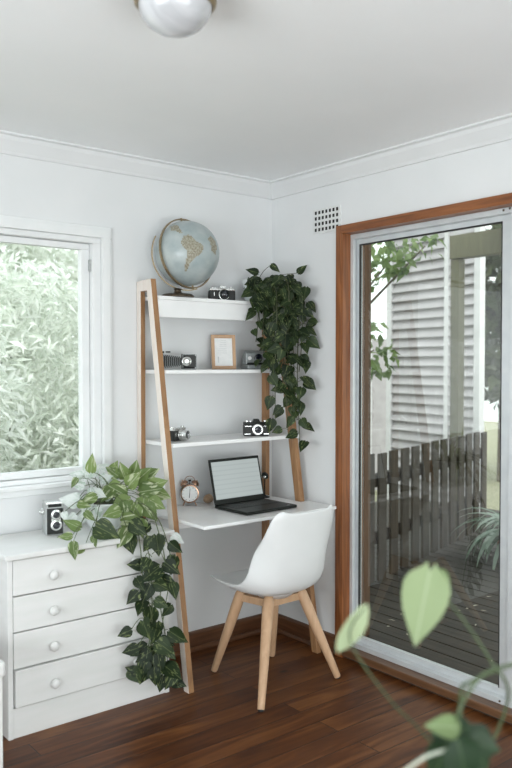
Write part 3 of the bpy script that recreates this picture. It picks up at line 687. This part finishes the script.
cam_slr('film_camera', 'small silver and black camera turned sideways next to the left leg on the third shelf', (-.722, -.150, 1.10), math.radians(22), .92, 'silver', 'black', w=.115, h=.068, lensr=.029, lensl=.045, lens_mat='silver', prism=False)
rc = [o for o in bpy.data.objects if o.name.startswith('film_camera')][1]
for c_, s_ in (((-.044, -.0228, .050), (.034, .001, .0025)), ((.048, -.0228, .050), (.026, .001, .0025)), ((-.048, -.0228, .010), (.030, .001, .004)), ((.050, -.0228, .010), (.026, .001, .004))):
    m = MB(); m.box(c_, s_); m.build('chrome_strip', M['silver'], rc)
# folding bellows camera
fb = thing('folding_camera', 'old folding bellows camera opened out on the left of the second shelf', 'camera', (-.715, -.125, 1.44), math.radians(-30)); fb.scale = (1.15, 1.1, 1.1)
m = MB(); m.box((-.062, 0, .036), (.022, .075, .070)); m.build('body', M['black'], fb, bevel=.004)
m = MB(); n_ = 9
for k in range(n_):
    x = -.050+k*.0085; m.box((x, 0, .037), (.0045, .066-.0022*k, .058-.002*k)); m.box((x+.0042, 0, .037), (.0045, .056-.0022*k, .048-.002*k))
m.build('bellows', M['black'], fb)
m = MB()
for k in range(n_): m.box((-.0505+k*.0085, -.0335+.0011*k, .037), (.0012, .001, .056-.002*k))
m.build('bellows_ridges', M['grey'], fb)
m = MB(); m.box((.030, 0, .036), (.006, .072, .066)); m.box((.058, .034, .036), (.055, .004, .066)); m.box((.058, 0, .0035), (.055, .070, .004)); m.build('lens_standard', M['blackp'], fb, bevel=.001)
m = MB()
for a, b in (((.030, -.037, .066), (.086, -.037, .066)), ((.030, -.037, .004), (.086, -.037, .004)), ((.086, -.037, .004), (.086, -.037, .066)), ((.030, -.037, .004), (.030, -.037, .066))): m.beam(a, b, .0012, .002, (0, 1, 0))
m.build('edge_trim', M['grey'], fb)
m = MB(); m.lathe([(.020, 0), (.020, .010), (.014, .012), (.010, .018), (.008, .016)], c=(.046, -.028, .037), axis=(0, -1, 0), n=24); m.build('lens', M['silver'], fb, smooth=True)
m = MB(); m.box((.070, -.030, .037), (.030, .004, .050)); m.build('bed_plate', M['black'], fb, bevel=.001)
m = MB(); m.box((-.062, .0, .077), (.030, .022, .010)); m.box((-.03, 0, .078), (.02, .012, .006)); m.build('finder', M['blackp'], fb, bevel=.002)
# instant camera behind the plant
ic = thing('instant_camera', 'grey instant camera half hidden behind the hanging plant on the second shelf', 'camera', (-.215, -.115, 1.44), math.radians(-20))
m = MB(); m.box((0, 0, .012), (.115, .11, .022)); m.build('base', M['grey'], ic, bevel=.004)
m = MB(); m.extrude_x([(-.02, .024), (.05, .024), (.05, .062), (.01, .100), (-.02, .085)], -.055, .055); m.build('body', M['grey'], ic, bevel=.004)
m = MB(); m.box((0, -.05, .030), (.1, .05, .010)); m.build('print_slot', M['blackp'], ic, bevel=.002)
m = MB(); m.lathe([(.022, 0), (.022, .012), (.016, .014), (.012, .010), (0, .010)], c=(.012, -.02, .058), axis=(0, -1, .1), n=24); m.build('lens', M['lens'], ic, smooth=True)
m = MB(); m.lathe([(.010, 0), (.010, .004), (0, .006)], c=(-.034, -.02, .058), axis=(0, -1, .1), n=16); m.build('light_sensor', M['paper'], ic, smooth=True)
# box camera on dresser
bc = thing('box_camera', 'silver and black twin-lens box camera on the dresser below the window', 'camera', (-1.350, -.130, .732), math.radians(-14))
bw, bd, bh = .078, .085, .132
m = MB(); m.box((0, 0, bh/2), (bw, bd, bh)); m.build('body', M['silverp'], bc, bevel=.004)
m = MB(); m.box((0, -bd/2-.002, bh*.46), (bw*.86, .006, bh*.84)); m.build('front_panel', M['black'], bc, bevel=.002)
m = MB(); m.box((0, .004, bh+.005), (bw*.98, bd*.92, .012)); m.build('viewing_hood', M['silver'], bc, bevel=.003)
m = MB(); m.box((0, -bd/2+.003, bh*.965), (bw*.72, .010, .012)); m.build('name_plate', M['blackp'], bc, bevel=.001)
for z_, r_ in ((bh*.68, .023), (bh*.34, .025)):
    m = MB(); m.lathe([(r_, 0), (r_, .006), (r_*.9, .009), (r_*.62, .010), (r_*.6, .004)], c=(.004, -bd/2-.005, z_), axis=(0, -1, 0), n=28); lr = m.build('lens_ring', M['silver'], bc, smooth=True)
    m = MB(); m.lathe([(r_*.62, 0), (r_*.3, .004), (0, .005)], c=(.004, -bd/2-.009, z_), axis=(0, -1, 0), n=20); m.build('lens_glass', M['lens'], lr, smooth=True)
m = MB(); m.box((.004, -bd/2-.006, bh*.51), (.040, .006, .045)); m.build('lens_plate', M['silver'], bc, bevel=.002)
m = MB(); m.cyl((-bw/2-.014, -.005, bh*.75), (-bw/2, -.005, bh*.75), .014, n=20); m.cyl((-bw/2-.020, -.005, bh*.75), (-bw/2-.014, -.005, bh*.75), .009, n=16); m.build('focus_knob', M['silver'], bc, bevel=.001)

# ------------------------------------------------------------------ PICTURE FRAME
pf = thing('picture_frame', 'small oak picture frame with a white print on the second shelf', 'picture frame', (-.392, -.085, 1.4405), math.radians(-24))
fw, fh, bt = .126, .178, .016; Rm2 = Matrix.Rotation(math.radians(-9), 3, 'X')
def fbx(m, c, s): m.box(Rm2 @ Vector(c), s, Rm2)
m = MB(); fbx(m, (-fw/2+bt/2, 0, fh/2+.001), (bt, .014, fh)); fbx(m, (fw/2-bt/2, 0, fh/2+.001), (bt, .014, fh)); fbx(m, (0, 0, bt/2+.001), (fw-2*bt, .014, bt)); fbx(m, (0, 0, fh-bt/2+.001), (fw-2*bt, .014, bt)); m.build('frame', M['oakleg'], pf, bevel=.001)
m = MB(); fbx(m, (0, .002, fh/2), (fw-2*bt, .005, fh-2*bt)); prt = m.build('print', M['paper'], pf)
m = MB()
for a in range(7): fbx(m, (-.006+a*.0012, -.0011, .085+a*.011), (.05-.004*a, .001, .0012))
fbx(m, (-.028, -.0012, .05), (.006, .001, .03)); m.build('faint_drawing', noisy(mat('pencil_grey', (.6,.6,.6), .8), (.56,.58,.58), (.66,.67,.66), nscale=20), prt)

# small bulb-shaped hook behind the laptop
hk = thing('desk_ornament', 'tiny black ornament with a silver knob behind the right edge of the laptop', 'ornament', (-.135, -.10, zt))
m = MB(); m.lathe([(.028, 0), (.028, .004), (.010, .009), (.004, .014)], n=24); m.build('base', M['blackp'], hk, smooth=True)
m = MB(); m.tube(smooth_path([(0,0,.01), (0,0,.06), (.0,-.003,.11)]), .0025); m.build('stalk', M['blackp'], hk, smooth=True)
m = MB(); m.lathe([(0, -.016), (.016, -.011), (.022, 0), (.016, .011), (0, .016)], c=(0, -.004, .116), axis=(.8, 0, .6), n=20); m.build('head', M['blackp'], hk, smooth=True)
m = MB(); m.lathe([(0, -.001), (.008, 0), (.006, .006), (0, .008)], c=(-.010, -.014, .112), axis=(-.6, -.7, -.1), n=16); m.build('silver_cap', M['silver'], hk, smooth=True)

# ------------------------------------------------------------------ PLANTS
def rnd(a, b): return random.uniform(a, b)
def grow(path, mbv, mbl, size, spacing, out, r=.0022, tint=(0, 1), start=0, hang=.75, spread=.9, pet=.035, xmax=None):
    """vine along path with alternating heart leaves facing `out`"""
    pts = smooth_path(path, 8); mbv.tube(pts, r, n=6); acc = 0; side = 1; out = Vector(out).normalized()
    for i in range(1, len(pts)):
        acc += (pts[i]-pts[i-1]).length
        if acc < spacing or i < start: continue
        acc = 0; side = -side; p = pts[i]; sd = out.cross(Vector((0, 0, 1))).normalized()*side*-1
        pd = (sd*rnd(.4, 1)*spread+out*rnd(.1, .8)+Vector((0, 0, rnd(-.2, .6)))).normalized()*pet*rnd(.6, 1.3)
        b = p+pd; mid_ = p+pd*.5+Vector((0, 0, .006)); mbv.tube([p, mid_, b], .0012, n=5)
        d_ = (Vector((0, 0, -hang*rnd(.3, 1)))+sd*rnd(-.5, 1.0)+out*rnd(-.1, .7)).normalized()
        nn = (out*1.0+sd*rnd(-.7, .8)+Vector((0, 0, rnd(-.1, .9)))).normalized()
        L_ = size*rnd(.75, 1.2)
        if xmax is not None and (b+d_*L_).x > xmax: d_ = (d_+Vector((-.8, -.2, 0))).normalized()
        mbl.leaf(b, d_, nn, L_, wid=rnd(.74, .9), droop=rnd(.08, .3), fold=rnd(.08, .3), tint=rnd(*tint))
# --- hanging pothos on the ladder's top shelf
pp = thing('hanging_pothos', 'dark green trailing pothos cascading down from the top shelf corner', 'potted plant', (-.19, -.085, 1.79)); o0 = Vector(pp.location)
m = MB(); m.lathe([(.045, 0), (.052, .005), (.066, .10), (.070, .105), (.070, .12), (.062, .12), (.058, .10)], n=32, c=(0, 0, 0.0005)); m.build('pot', M['pot'], pp, smooth=True)
m = MB(); m.cyl((0, 0, .10), (0, 0, .108), .058, n=24); m.build('soil', M['soil'], pp)
mv, ml = MB(), MB(); camdir = Vector((-.64, -.77, 0))
crown = Vector((-.19, -.085, 1.875))
ends = [(256, 342, .19), (260, 325, .20), (264, 366, .24), (270, 372, .27), (263, 310, .2), (274, 350, .27), (280, 372, .29), (284, 395, .32), (275, 425, .33), (288, 360, .30), (290, 405, .34), (288, 430, .35), (295, 400, .35), (300, 448, .37), (298, 340, .33), (299, 372, .34), (288, 325, .27), (275, 330, .24), (296, 318, .30), (297, 420, .36)]
for (u, v_, yy) in ends:
    u += 0
    e = PY(u, v_, -yy); e.x = min(e.x, -.035)
    t0 = PY(u+rnd(-2, 2), rnd(283, 297), -yy+.03); t0.x = min(t0.x, -.05)
    md = (t0+e)/2+Vector((rnd(-.02, .02), rnd(-.015, .01), 0)); md.x = min(md.x, -.035)
    st = crown+Vector((rnd(-.03, .03), rnd(-.03, .03), rnd(0, .03)))
    grow([st-o0, (st*.45+t0*.55)+Vector((0, 0, .02))-o0, t0-o0, md-o0, e-o0], mv, ml, .064, .040, camdir, tint=(0, .9), xmax=-.01-o0.x)
for k in range(40):   # crown leaves
    a = rnd(0, 6.28); u = rnd(255, 297); v_ = rnd(284, 304); q = PY(u, v_, -rnd(.12, .27)); q.x = min(q.x, -.08)
    mv.tube([crown-o0, ((crown+q)/2+Vector((0, 0, .01)))-o0, q-o0], .0013, n=5)
    ml.leaf(q-o0, (rnd(-.5, .5), rnd(-.5, 0), rnd(-.9, .1)), (-.5, -.7, rnd(.3, 1)), rnd(.055, .08), tint=rnd(0, 1), wid=.82, droop=rnd(.1, .3))
for (u, v_, yy, du, dv, L_) in [(258, 273, .2, -1.0, .35, .068), (256, 262.5, .2, 0, 0, 0), (271, 265, .22, .8, -.6, .060), (298, 273, .30, .8, .75, .065), (254, 293, .18, -1, .1, .05), (316, 320, .36, -.7, -.6, .075), (310, 328, .36, -.3, -.9, .05)]:
    if not L_: continue
    q = PY(u, v_, -yy); q.x = min(q.x, -.012); dirv = (cR*du+Vector((0, 0, dv))).normalized()
    ml.leaf(q-o0, dirv, camdir+Vector((0, 0, .3)), L_, tint=rnd(0, .5), wid=.62)
    stp = crown if v_ < 300 else Vector((-.07, -.30, 1.66))
    mv.tube(smooth_path([stp-o0, ((stp+q)/2+Vector((0, 0, .02)))-o0, q-o0]), .0014, n=5)
vn = mv.build('vines', M['darkstem'], pp, smooth=True); lf = ml.build('foliage', M['pothos_dark'], pp, smooth=True)

# --- variegated pothos on the dresser
dp = thing('trailing_pothos', 'variegated pothos in a white bowl trailing down the dresser front', 'potted plant', (-1.135, -.195, .7325)); o0 = Vector(dp.location)
m = MB(); m.lathe([(.050, 0), (.062, .004), (.092, .06), (.103, .115), (.106, .12), (.104, .128), (.098, .126), (.094, .11)], n=40); m.build('pot', M['pot'], dp, smooth=True)
m = MB(); m.cyl((0, 0, .10), (0, 0, .112), .093, n=28); m.build('soil', M['soil'], dp)
crown = Vector((-1.135, -.195, .86)); mv, ml, mg, mp_ = MB(), MB(), MB(), MB()
def L(mb, u, v_, yy, du, dv, L_, nz=.35, side=0, stem=True, frm=None, wid=.8, tint=None, dout=.25, droop=.15):
    if mb is mp_: L_ *= .82
    q = PY(u, v_, -yy); dirv = (cR*du+Vector((0, 0, dv))+camdir*dout).normalized()
    mb.leaf(q-o0, dirv, camdir+cR*side+Vector((0, 0, nz)), L_, tint=rnd(.2, 1) if tint is None else tint, wid=wid, droop=droop)
    if stem:
        f_ = (frm or crown+Vector((rnd(-.05, .05), rnd(-.05, .05), 0))); mv.tube(smooth_path([f_-o0, (f_*.45+q*.55)+Vector((0, 0, .035))-o0, q-o0], 5), .0016, n=5)
# leaves left of the pot, window backlight put into their pale colour (base px, direction, size)
for a in [(88,478,.20,-.2,1,.085),(92,474,.18,.5,.6,.08),(100,480,.16,.8,.3,.08),(84,486,.22,-.8,.3,.075),(80,496,.24,-.7,-.4,.08),(78,502,.26,-.8,.2,.10),(88,500,.26,.1,-.8,.075),(95,492,.28,.6,-.2,.07),(84,515,.3,-.4,-.8,.065),(97,507,.3,.2,-.9,.07),(76,515,.3,-.8,-.5,.06),(104,498,.22,.7,.5,.08),(90,468,.16,-.5,.6,.06),(82,476,.2,-.9,.2,.07),(108,484,.16,.9,.5,.07),(92,488,.22,.1,-.6,.07),(100,470,.14,.9,.6,.065),(112,478,.14,.9,.2,.06),(86,506,.3,-.2,-.8,.06),(64,512,.3,.2,-.8,.05)]:
    L(mp_, *a)
for a in [(91,472,.24,.1,1,.085),(78,504,.30,.8,-.1,.06),(96,496,.30,-.9,-.4,.085),(80,528,.36,-.9,.5,.08),(84,548,.40,-.6,-.2,.06),(73,542,.42,.15,-1,.075),(85,512,.34,.9,-.7,.06),(72,536,.38,-.9,.0,.06),(98,545,.38,.9,-.4,.0),(93,536,.4,.3,-1,.05),(77,478,.24,-.4,-.7,.05)]:
    if a[5]: L(mg, *a, wid=.6)
# bright green leaves to the right of the pot
for a in [(122,522,.36,.9,.15,.10),(112,488,.28,-.5,-.6,.08),(120,484,.26,-.7,-.5,.085),(128,486,.28,.6,.7,.09),(136,482,.26,.6,.6,.10),(143,478,.24,.8,.5,.09),(140,492,.30,.9,.2,.11),(148,488,.30,.9,.4,.10),(130,500,.34,-.8,-.5,.11),(136,505,.36,-.3,-.9,.10),(126,478,.2,-.3,.9,.08),(118,476,.2,-.7,.6,.07),(145,505,.36,.6,-.7,.09),(125,495,.3,-.4,.3,.09),(150,500,.36,.8,-.4,.08),(134,474,.2,.2,.9,.07),(128,530,.42,-.5,-.8,.09),(120,510,.36,-.7,-.2,.08),(140,520,.42,.2,-1,.08),(153,492,.3,.8,-.2,.09),(112,472,.18,.4,.8,.06),(123,502,.34,.2,-.9,.08),(144,498,.34,-.1,-.9,.09)]:
    L(mg, *a)
L(ml, 96,526,.40,.85,-.35,.115, tint=.9, stem=True)
L(mp_, 172, 536, .47, .7, -.35, .075, tint=.9, stem=False); L(mp_, 172, 562, .46, .2, -1, .05, tint=.5, stem=False)
def dn(x): return PY(x[0], x[1], -x[2])-o0
cr0 = crown-o0
for pth, sz in [([(135,508,.36),(141,530,.43),(150,560,.45),(152,600,.45),(155,640,.45),(160,672,.45)], .088), ([(145,505,.36),(158,530,.44),(165,565,.46),(160,600,.47),(166,640,.46),(168,676,.44)], .088), ([(132,512,.38),(140,545,.44),(143,580,.44),(152,620,.46),(146,655,.46),(141,668,.46)], .084), ([(150,510,.38),(168,545,.46),(170,575,.46),(163,620,.47),(157,668,.46)], .078)]:
    pts = [cr0]+[dn(a) for a in pth]; grow(pts, mv, ml, sz, .085, camdir, start=14, tint=(0, .8), pet=.04)
for a in [(150,652,.47,-.8,-.5,.075),(158,655,.48,.2,-.9,.08),(146,660,.47,-.3,-.9,.08),(165,664,.47,.7,-.5,.075),(170,672,.46,.5,-.8,.07),(154,668,.48,.1,-1,.075),(163,676,.47,-.2,-.9,.07),(138,648,.47,-.9,-.2,.07),(172,680,.46,.9,-.3,.07),(160,640,.46,.8,-.2,.07),(165,562,.46,.7,-.5,.085),(160,580,.46,.9,-.3,.09),(150,585,.46,-.4,-.9,.085),(131,630,.47,-.9,-.35,.062),(143,565,.45,-.9,.1,.07),(138,592,.45,-.6,-.6,.07),(160,660,.46,-.9,-.2,.07),(138,672,.46,-.8,.4,.06)]: L(ml, *a, stem=True, frm=PY(152, a[1]-8, -.46), tint=.1)
mv.build('vines', M['stem'], dp, smooth=True)
tag(mg.build('foliage', M['pothos_green'], dp, smooth=True), 'bright green cream-streaked leaves above the pot')
tag(ml.build('trailing_foliage', M['pothos_dark'], dp, smooth=True), 'dark green leaves hanging down the drawers')
tag(mp_.build('backlit_foliage', M['pothos_backlit'], dp, smooth=True), 'leaves by the window with backlight painted in as a pale tone')

# --- blurred foreground plant
fp = thing('foreground_monstera', 'blurred leafy plant close to the camera with pale young leaves', 'potted plant', (PD(490, 760, 1.3).x, PD(490, 760, 1.3).y, 0)); o0 = Vector(fp.location)
m = MB(); m.lathe([(.10, 0), (.115, .01), (.145, .26), (.152, .27), (.152, .30), (.140, .30), (.135, .27)], n=40, c=(0, 0, .0005)); m.build('pot', M['terracotta'], fp, smooth=True)
m = MB(); m.cyl((0, 0, .26), (0, 0, .28), .132, n=28); m.build('soil', M['soil'], fp)
def D(u, v_, t_): return PD(u, v_, t_)-o0
root = Vector((0, 0, .27)); mv, mlt, mdk = MB(), MB(), MB()
knot = D(470, 790, 1.28)
mv.tube(smooth_path([root, root*.5+knot*.5+Vector((.02, 0, 0)), knot]), .008, n=10)
mv.tube(smooth_path([knot, D(508, 700, 1.25), D(490, 660, 1.24), D(462, 618, 1.22), D(438, 590, 1.2)], 6), .0028, n=8, r1=.0018)
mv.tube(smooth_path([knot, D(420, 730, 1.22), D(390, 700, 1.2), D(350, 640, 1.18), D(366, 606, 1.18)], 6), .0022, n=8, r1=.0012)
mv.tube(smooth_path([knot, D(458, 725, 1.1), D(470, 690, 1.1), D(490, 671, 1.1), D(530, 662, 1.1)], 6), .003, n=8)
mv.tube(smooth_path([knot, D(460, 700, 1.14), D(474, 680, 1.14), D(512, 664, 1.14)], 6), .0026, n=8)
ma = MB(); ma.tube(smooth_path([D(400, 775, 1.05), D(425, 757, 1.05), D(447, 750, 1.05)], 6), .0022, n=8); ma.build('aerial_root', M['paleroot'], fp, smooth=True)
camn = -(cF)
mr = [(0,.16),(.05,.40),(.18,.49),(.34,.48),(.52,.40),(.70,.26),(.86,.12),(.94,.05),(1.0,.0)]
mlt.leaf(D(430, 571, 1.2), -cU*1+cR*-.17+cF*.12, camn+cR*-.25, .126, wid=.58, droop=.05, fold=.2, tint=.45, rows=mr, notch=.12)
er = [(0,.05),(.1,.25),(.3,.42),(.5,.48),(.7,.42),(.85,.28),(.95,.12),(1,0)]
mlt.leaf(D(367, 604, 1.18), -cU*1-cR*.52, camn+cR*.3, .088, wid=.42, droop=.15, fold=.1, tint=.9, rows=er, notch=0)
mlt.leaf(D(437, 572, 1.21), -cU*.9+cR*.30+cF*.1, camn+cR*.7, .062, wid=.55, droop=.1, fold=.3, tint=.0, rows=mr)
mlt.leaf(D(458, 728, 1.09), cU*.12-cR*.9, camn+cU*.7, .045, wid=.75, droop=.3, tint=.05, rows=mr)
for (u, v_, t_, du, dv, L_, ti) in [(468,728,1.1,-.75,-.15,.055,.1),(462,735,1.1,-.4,-.8,.075,.1),(452,732,1.12,-.1,-1,.07,.0),(466,730,1.15,.45,-.8,.075,.1),(458,742,1.05,.2,-.8,.07,.0),(472,742,1.1,.9,-.25,.045,.2),(446,745,1.1,-.3,-.9,.06,.1)]:
    mdk.leaf(D(u, v_, t_), cR*du+cU*dv, camn+cU*.5, L_, wid=.8, tint=ti, rows=mr)
    mv.tube([knot, D(u, v_, t_)], .0018, n=6)
mv.build('stems', M['fgstem'], fp, smooth=True); tag(mlt.build('young_leaves', M['philo'], fp, smooth=True), 'pale green young leaves'); tag(mdk.build('old_leaves', M['philo_dark'], fp, smooth=True), 'dark green lower leaves')

# ------------------------------------------------------------------ OUTSIDE
m = MB(); m.bb((-14, T+.0, -.7), (22, 24, -.62)); m.bb((T, -14, -.7), (22, T, -.62)); struct(m.build('ground', M['ground']))
# deck beyond sliding door: separate boards of the deck in one structure
m = MB(); x = .16
while x < 4.2:
    m.bb((x, -4.0, -.085), (x+.113, 2.6, -.05)); x += .125
struct(m.build('deck_boards', M['deckboard']))
m = MB()
for yy in (-3.5, -2.2, -.9, .4, 1.7): m.bb((.16, yy-.03, -.62), (4.2, yy+.03, -.09))
struct(m.build('deck_frame', M['fencewood']))
# picket fence
fc = thing('picket_fence', 'weathered dark picket fence along the far side of the deck', 'fence', (1.0, .32, -.05)); fd = Vector((1.66, .46, 0)).normalized(); fa = math.atan2(fd.y, fd.x)
fc.rotation_euler = (0, 0, fa)
m = MB(); m.box((1.12, .035, .30), (2.8, .04, .09)); m.build('rail', M['fencewood'], fc); m = MB(); m.box((1.12, .035, .70), (2.8, .04, .09)); m.build('rail', M['fencewood'], fc)
for k in range(15):
    m = MB(); m.box((-.18+k*.186, 0, .455+random.uniform(-.01, .01)), (.118, .02, .89), Matrix.Rotation(rnd(-.012, .012), 3, 'Y')); m.build('picket', M['fencewood'], fc, bevel=.003)
# veranda post and beam
vp = thing('veranda_post', 'square olive veranda post standing behind the picket fence', 'post', (2.86, .91, -.05))
m = MB(); m.box((0, 0, 1.21), (.085, .085, 2.42)); m.build('post', M['olive'], vp, bevel=.003)
m = MB(); m.box((0, 0, 0), (.10, 4.4, .20)); tag(m.build('veranda_beam', M['olive'], bevel=.003, loc=(2.86, -1.24, 2.475)), 'olive roof beam running across the top of the door view', 'beam')
m = MB(); m.box((0, 0, .03), (2.72, 4.5, .06)); vr_ = m.build('veranda_roof', M['olive'], origin=None, loc=(1.56, -1.80, 2.61)); tag(vr_, 'olive flat veranda roof over the deck, carried by the beam', 'roof')
# outside post against our wall
op = thing('wall_post', 'brown timber post standing outside just past the door frame', 'post', (.42, -.30, -.05))
m = MB(); m.box((0, 0, 1.3), (.05, .05, 2.6)); m.build('post', M['postbrown'], op, bevel=.003)
# neighbour house
hd = Vector((.153, .988, 0)).normalized(); hn = Vector((-hd.y, hd.x, 0)); ha = math.atan2(hd.y, hd.x)
hs = thing('neighbour_house', 'neighbouring lilac-grey weatherboard house beyond the fence', 'house', (4.0, 1.50, -.65), ha)
s0, s1_ = -.03, 1.38
m = MB(); m.prism([(s0, -.03), (s1_, -.03), (s1_+.5, -1.6), (s0+1.83, -1.6)], 0, 3.85); m.build('wall', M['siding'], hs)
m = MB(); z = .1
while z < 3.8:
    m.extrude_x([(-.03, z), (.034, z), (.034, z+.010), (-.010, z+.104), (-.03, z+.104)], s0, s1_); z += .105
m.build('weatherboards', M['siding'], hs)
m = MB(); m.bb((s0-.02, -.03, 0), (s0+.06, .045, 3.85)); m.bb((s1_-.05, -.05, 0), (s1_+.03, .045, 3.85)); m.bb((.40, 0.0, 0), (.46, .045, 3.85)); m.build('corner_board', M['sidetrim'], hs)
m = MB(); m.prism([(s0-.1, .12), (s1_+.1, .12), (s1_+.6, -1.7), (s0+1.8, -1.7)], 3.851, 3.95); m.build('eave', M['sidetrim'], hs)
# trees and bushes
def foliage(mb, c, rad, n, size, wide, rd=random, droop=-.3, tint=(0, 1)):
    c = Vector(c); rad = Vector(rad)
    for _ in range(n):
        while True:
            q = Vector((rnd(-1, 1), rnd(-1, 1), rnd(-1, 1)))
            if .35 < q.length < 1: break
        p = c+Vector((q.x*rad.x, q.y*rad.y, q.z*rad.z)); dv = Vector((rnd(-1, 1), rnd(-1, 1), rnd(-.8, .6)+droop))
        mb.quadleaf(p, dv, (rnd(-1, 1), rnd(-1, 1), rnd(.1, 1)), size*rnd(.6, 1.4), size*wide*rnd(.7, 1.3), rnd(*tint), .2)
def tree(name, label, cat, base, trunk_h, blobs, leafm, size, wide, n, tr=.06, tint=(0, 1), group=None):
    t_ = thing(name, label, cat, base, 0, group); m = MB(); m.cyl((0, 0, 0), (0, 0, trunk_h), tr, tr*.6, n=12)
    for c, r_ in blobs: m.cyl((0, 0, trunk_h*.6), c, tr*.4, tr*.12, n=8)
    m.build('trunk', M['bark'], t_); m = MB()
    for c, r_ in blobs: foliage(m, c, r_, int(n*r_[0]*r_[2]), size, wide, tint=tint)
    m.build('foliage', leafm, t_)
    return t_
# bushes seen through the window
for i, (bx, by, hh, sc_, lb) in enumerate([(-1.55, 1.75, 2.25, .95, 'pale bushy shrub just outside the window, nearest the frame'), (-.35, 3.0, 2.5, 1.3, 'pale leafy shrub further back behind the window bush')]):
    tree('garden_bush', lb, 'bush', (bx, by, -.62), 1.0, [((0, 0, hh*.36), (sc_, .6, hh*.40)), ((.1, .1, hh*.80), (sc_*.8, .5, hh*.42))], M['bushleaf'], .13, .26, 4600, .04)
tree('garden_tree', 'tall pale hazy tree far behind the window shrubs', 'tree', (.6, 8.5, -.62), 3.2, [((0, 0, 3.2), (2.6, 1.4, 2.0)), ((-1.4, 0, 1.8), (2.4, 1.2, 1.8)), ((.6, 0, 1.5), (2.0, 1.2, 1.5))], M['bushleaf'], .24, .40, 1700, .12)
# seen through the door
tb = Vector((1.55, 1.75, -.62))
tree('leafy_tree', 'light green maple-leaved tree behind the fence at the left of the door view', 'tree', tb, 3.0, [(PD(374, 268, 6.6)-tb, (.20, .2, .16)), (PD(392, 258, 6.6)-tb, (.22, .2, .13)), (PD(425, 246, 6.6)-tb, (.22, .2, .09)), (PD(374, 350, 6.8)-tb, (.20, .2, .26)), (PD(374, 240, 6.8)-tb, (.3, .3, .14))], M['greenleaf'], .10, .6, 1500, .05)
tree('shade_tree', 'dark tree with sky showing through beyond the house corner', 'tree', (PD(506, 300, 14).x, PD(506, 300, 14).y, -.62), 3.0, [((0, 0, 4.0), (1.6, 1.2, 1.4)), ((.3, -.2, 2.4), (1.5, 1.2, 1.2))], M['darkleaf'], .26, .6, 750, .14)
m = MB(); 
gf = thing('garden_fence', 'pale grey paling fence far behind the leafy tree', 'fence', (5.6, 6.2, -.62), math.radians(-25))
m = MB(); m.box((0, 0, 1.25), (5.5, .03, 2.5)); m.build('paling_panel', M['siding'], gf)
for k in range(5): m = MB(); m.box((-2.6+1.3*k, -.05, 1.28), (.09, .09, 2.56)); m.build('post', M['sidetrim'], gf)
# spiky potted plant on deck
q = PZ(487, 556, -.05); sp_ = thing('spiky_plant', 'grey-green strap-leaved plant in a terracotta pot on the deck', 'potted plant', (2.55, .12, -.05))
m = MB(); m.lathe([(.10, 0), (.15, .18), (.165, .18), (.165, .215), (.145, .215), (.14, .18)], n=28, c=(0, 0, .001)); m.build('pot', M['terracotta'], sp_, smooth=True)
m = MB()
for k in range(130):
    a = rnd(0, 6.28); e_ = rnd(.35, 1.35); L_ = rnd(.38, .60); w_ = .026; prev = None
    hz_ = Vector((math.cos(a), math.sin(a), 0)); sd = Vector((-math.sin(a), math.cos(a), 0)); vs = []; P0 = Vector((0, 0, .2)); seg = 7
    for s_ in range(seg+1):
        t_ = s_/seg; el = e_-1.9*t_; P0 = P0+(hz_*math.cos(el)+Vector((0, 0, math.sin(el))))*(L_/seg) if s_ else P0; ww = w_*(1-t_**2)*(.6+t_)
        vs += [P0-sd*ww, P0+sd*ww]
    m.add(vs, [(2*i, 2*i+1, 2*i+3, 2*i+2) for i in range(seg)], rnd(0, 1))
m.build('strap_leaves', M['strapleaf'], sp_)
# fallen leaves on the deck
m = MB()
for k in range(90):
    m.quadleaf((rnd(.6, 3.2), rnd(-1.6, -.12), -.044), (rnd(-1, 1), rnd(-1, 1), .05), (0, 0, 1), rnd(.02, .05), rnd(.008, .02), bend=.02)
tag(m.build('fallen_leaves', M['straw']), 'dry leaf litter scattered over the dark deck', 'leaf litter', kind='stuff')
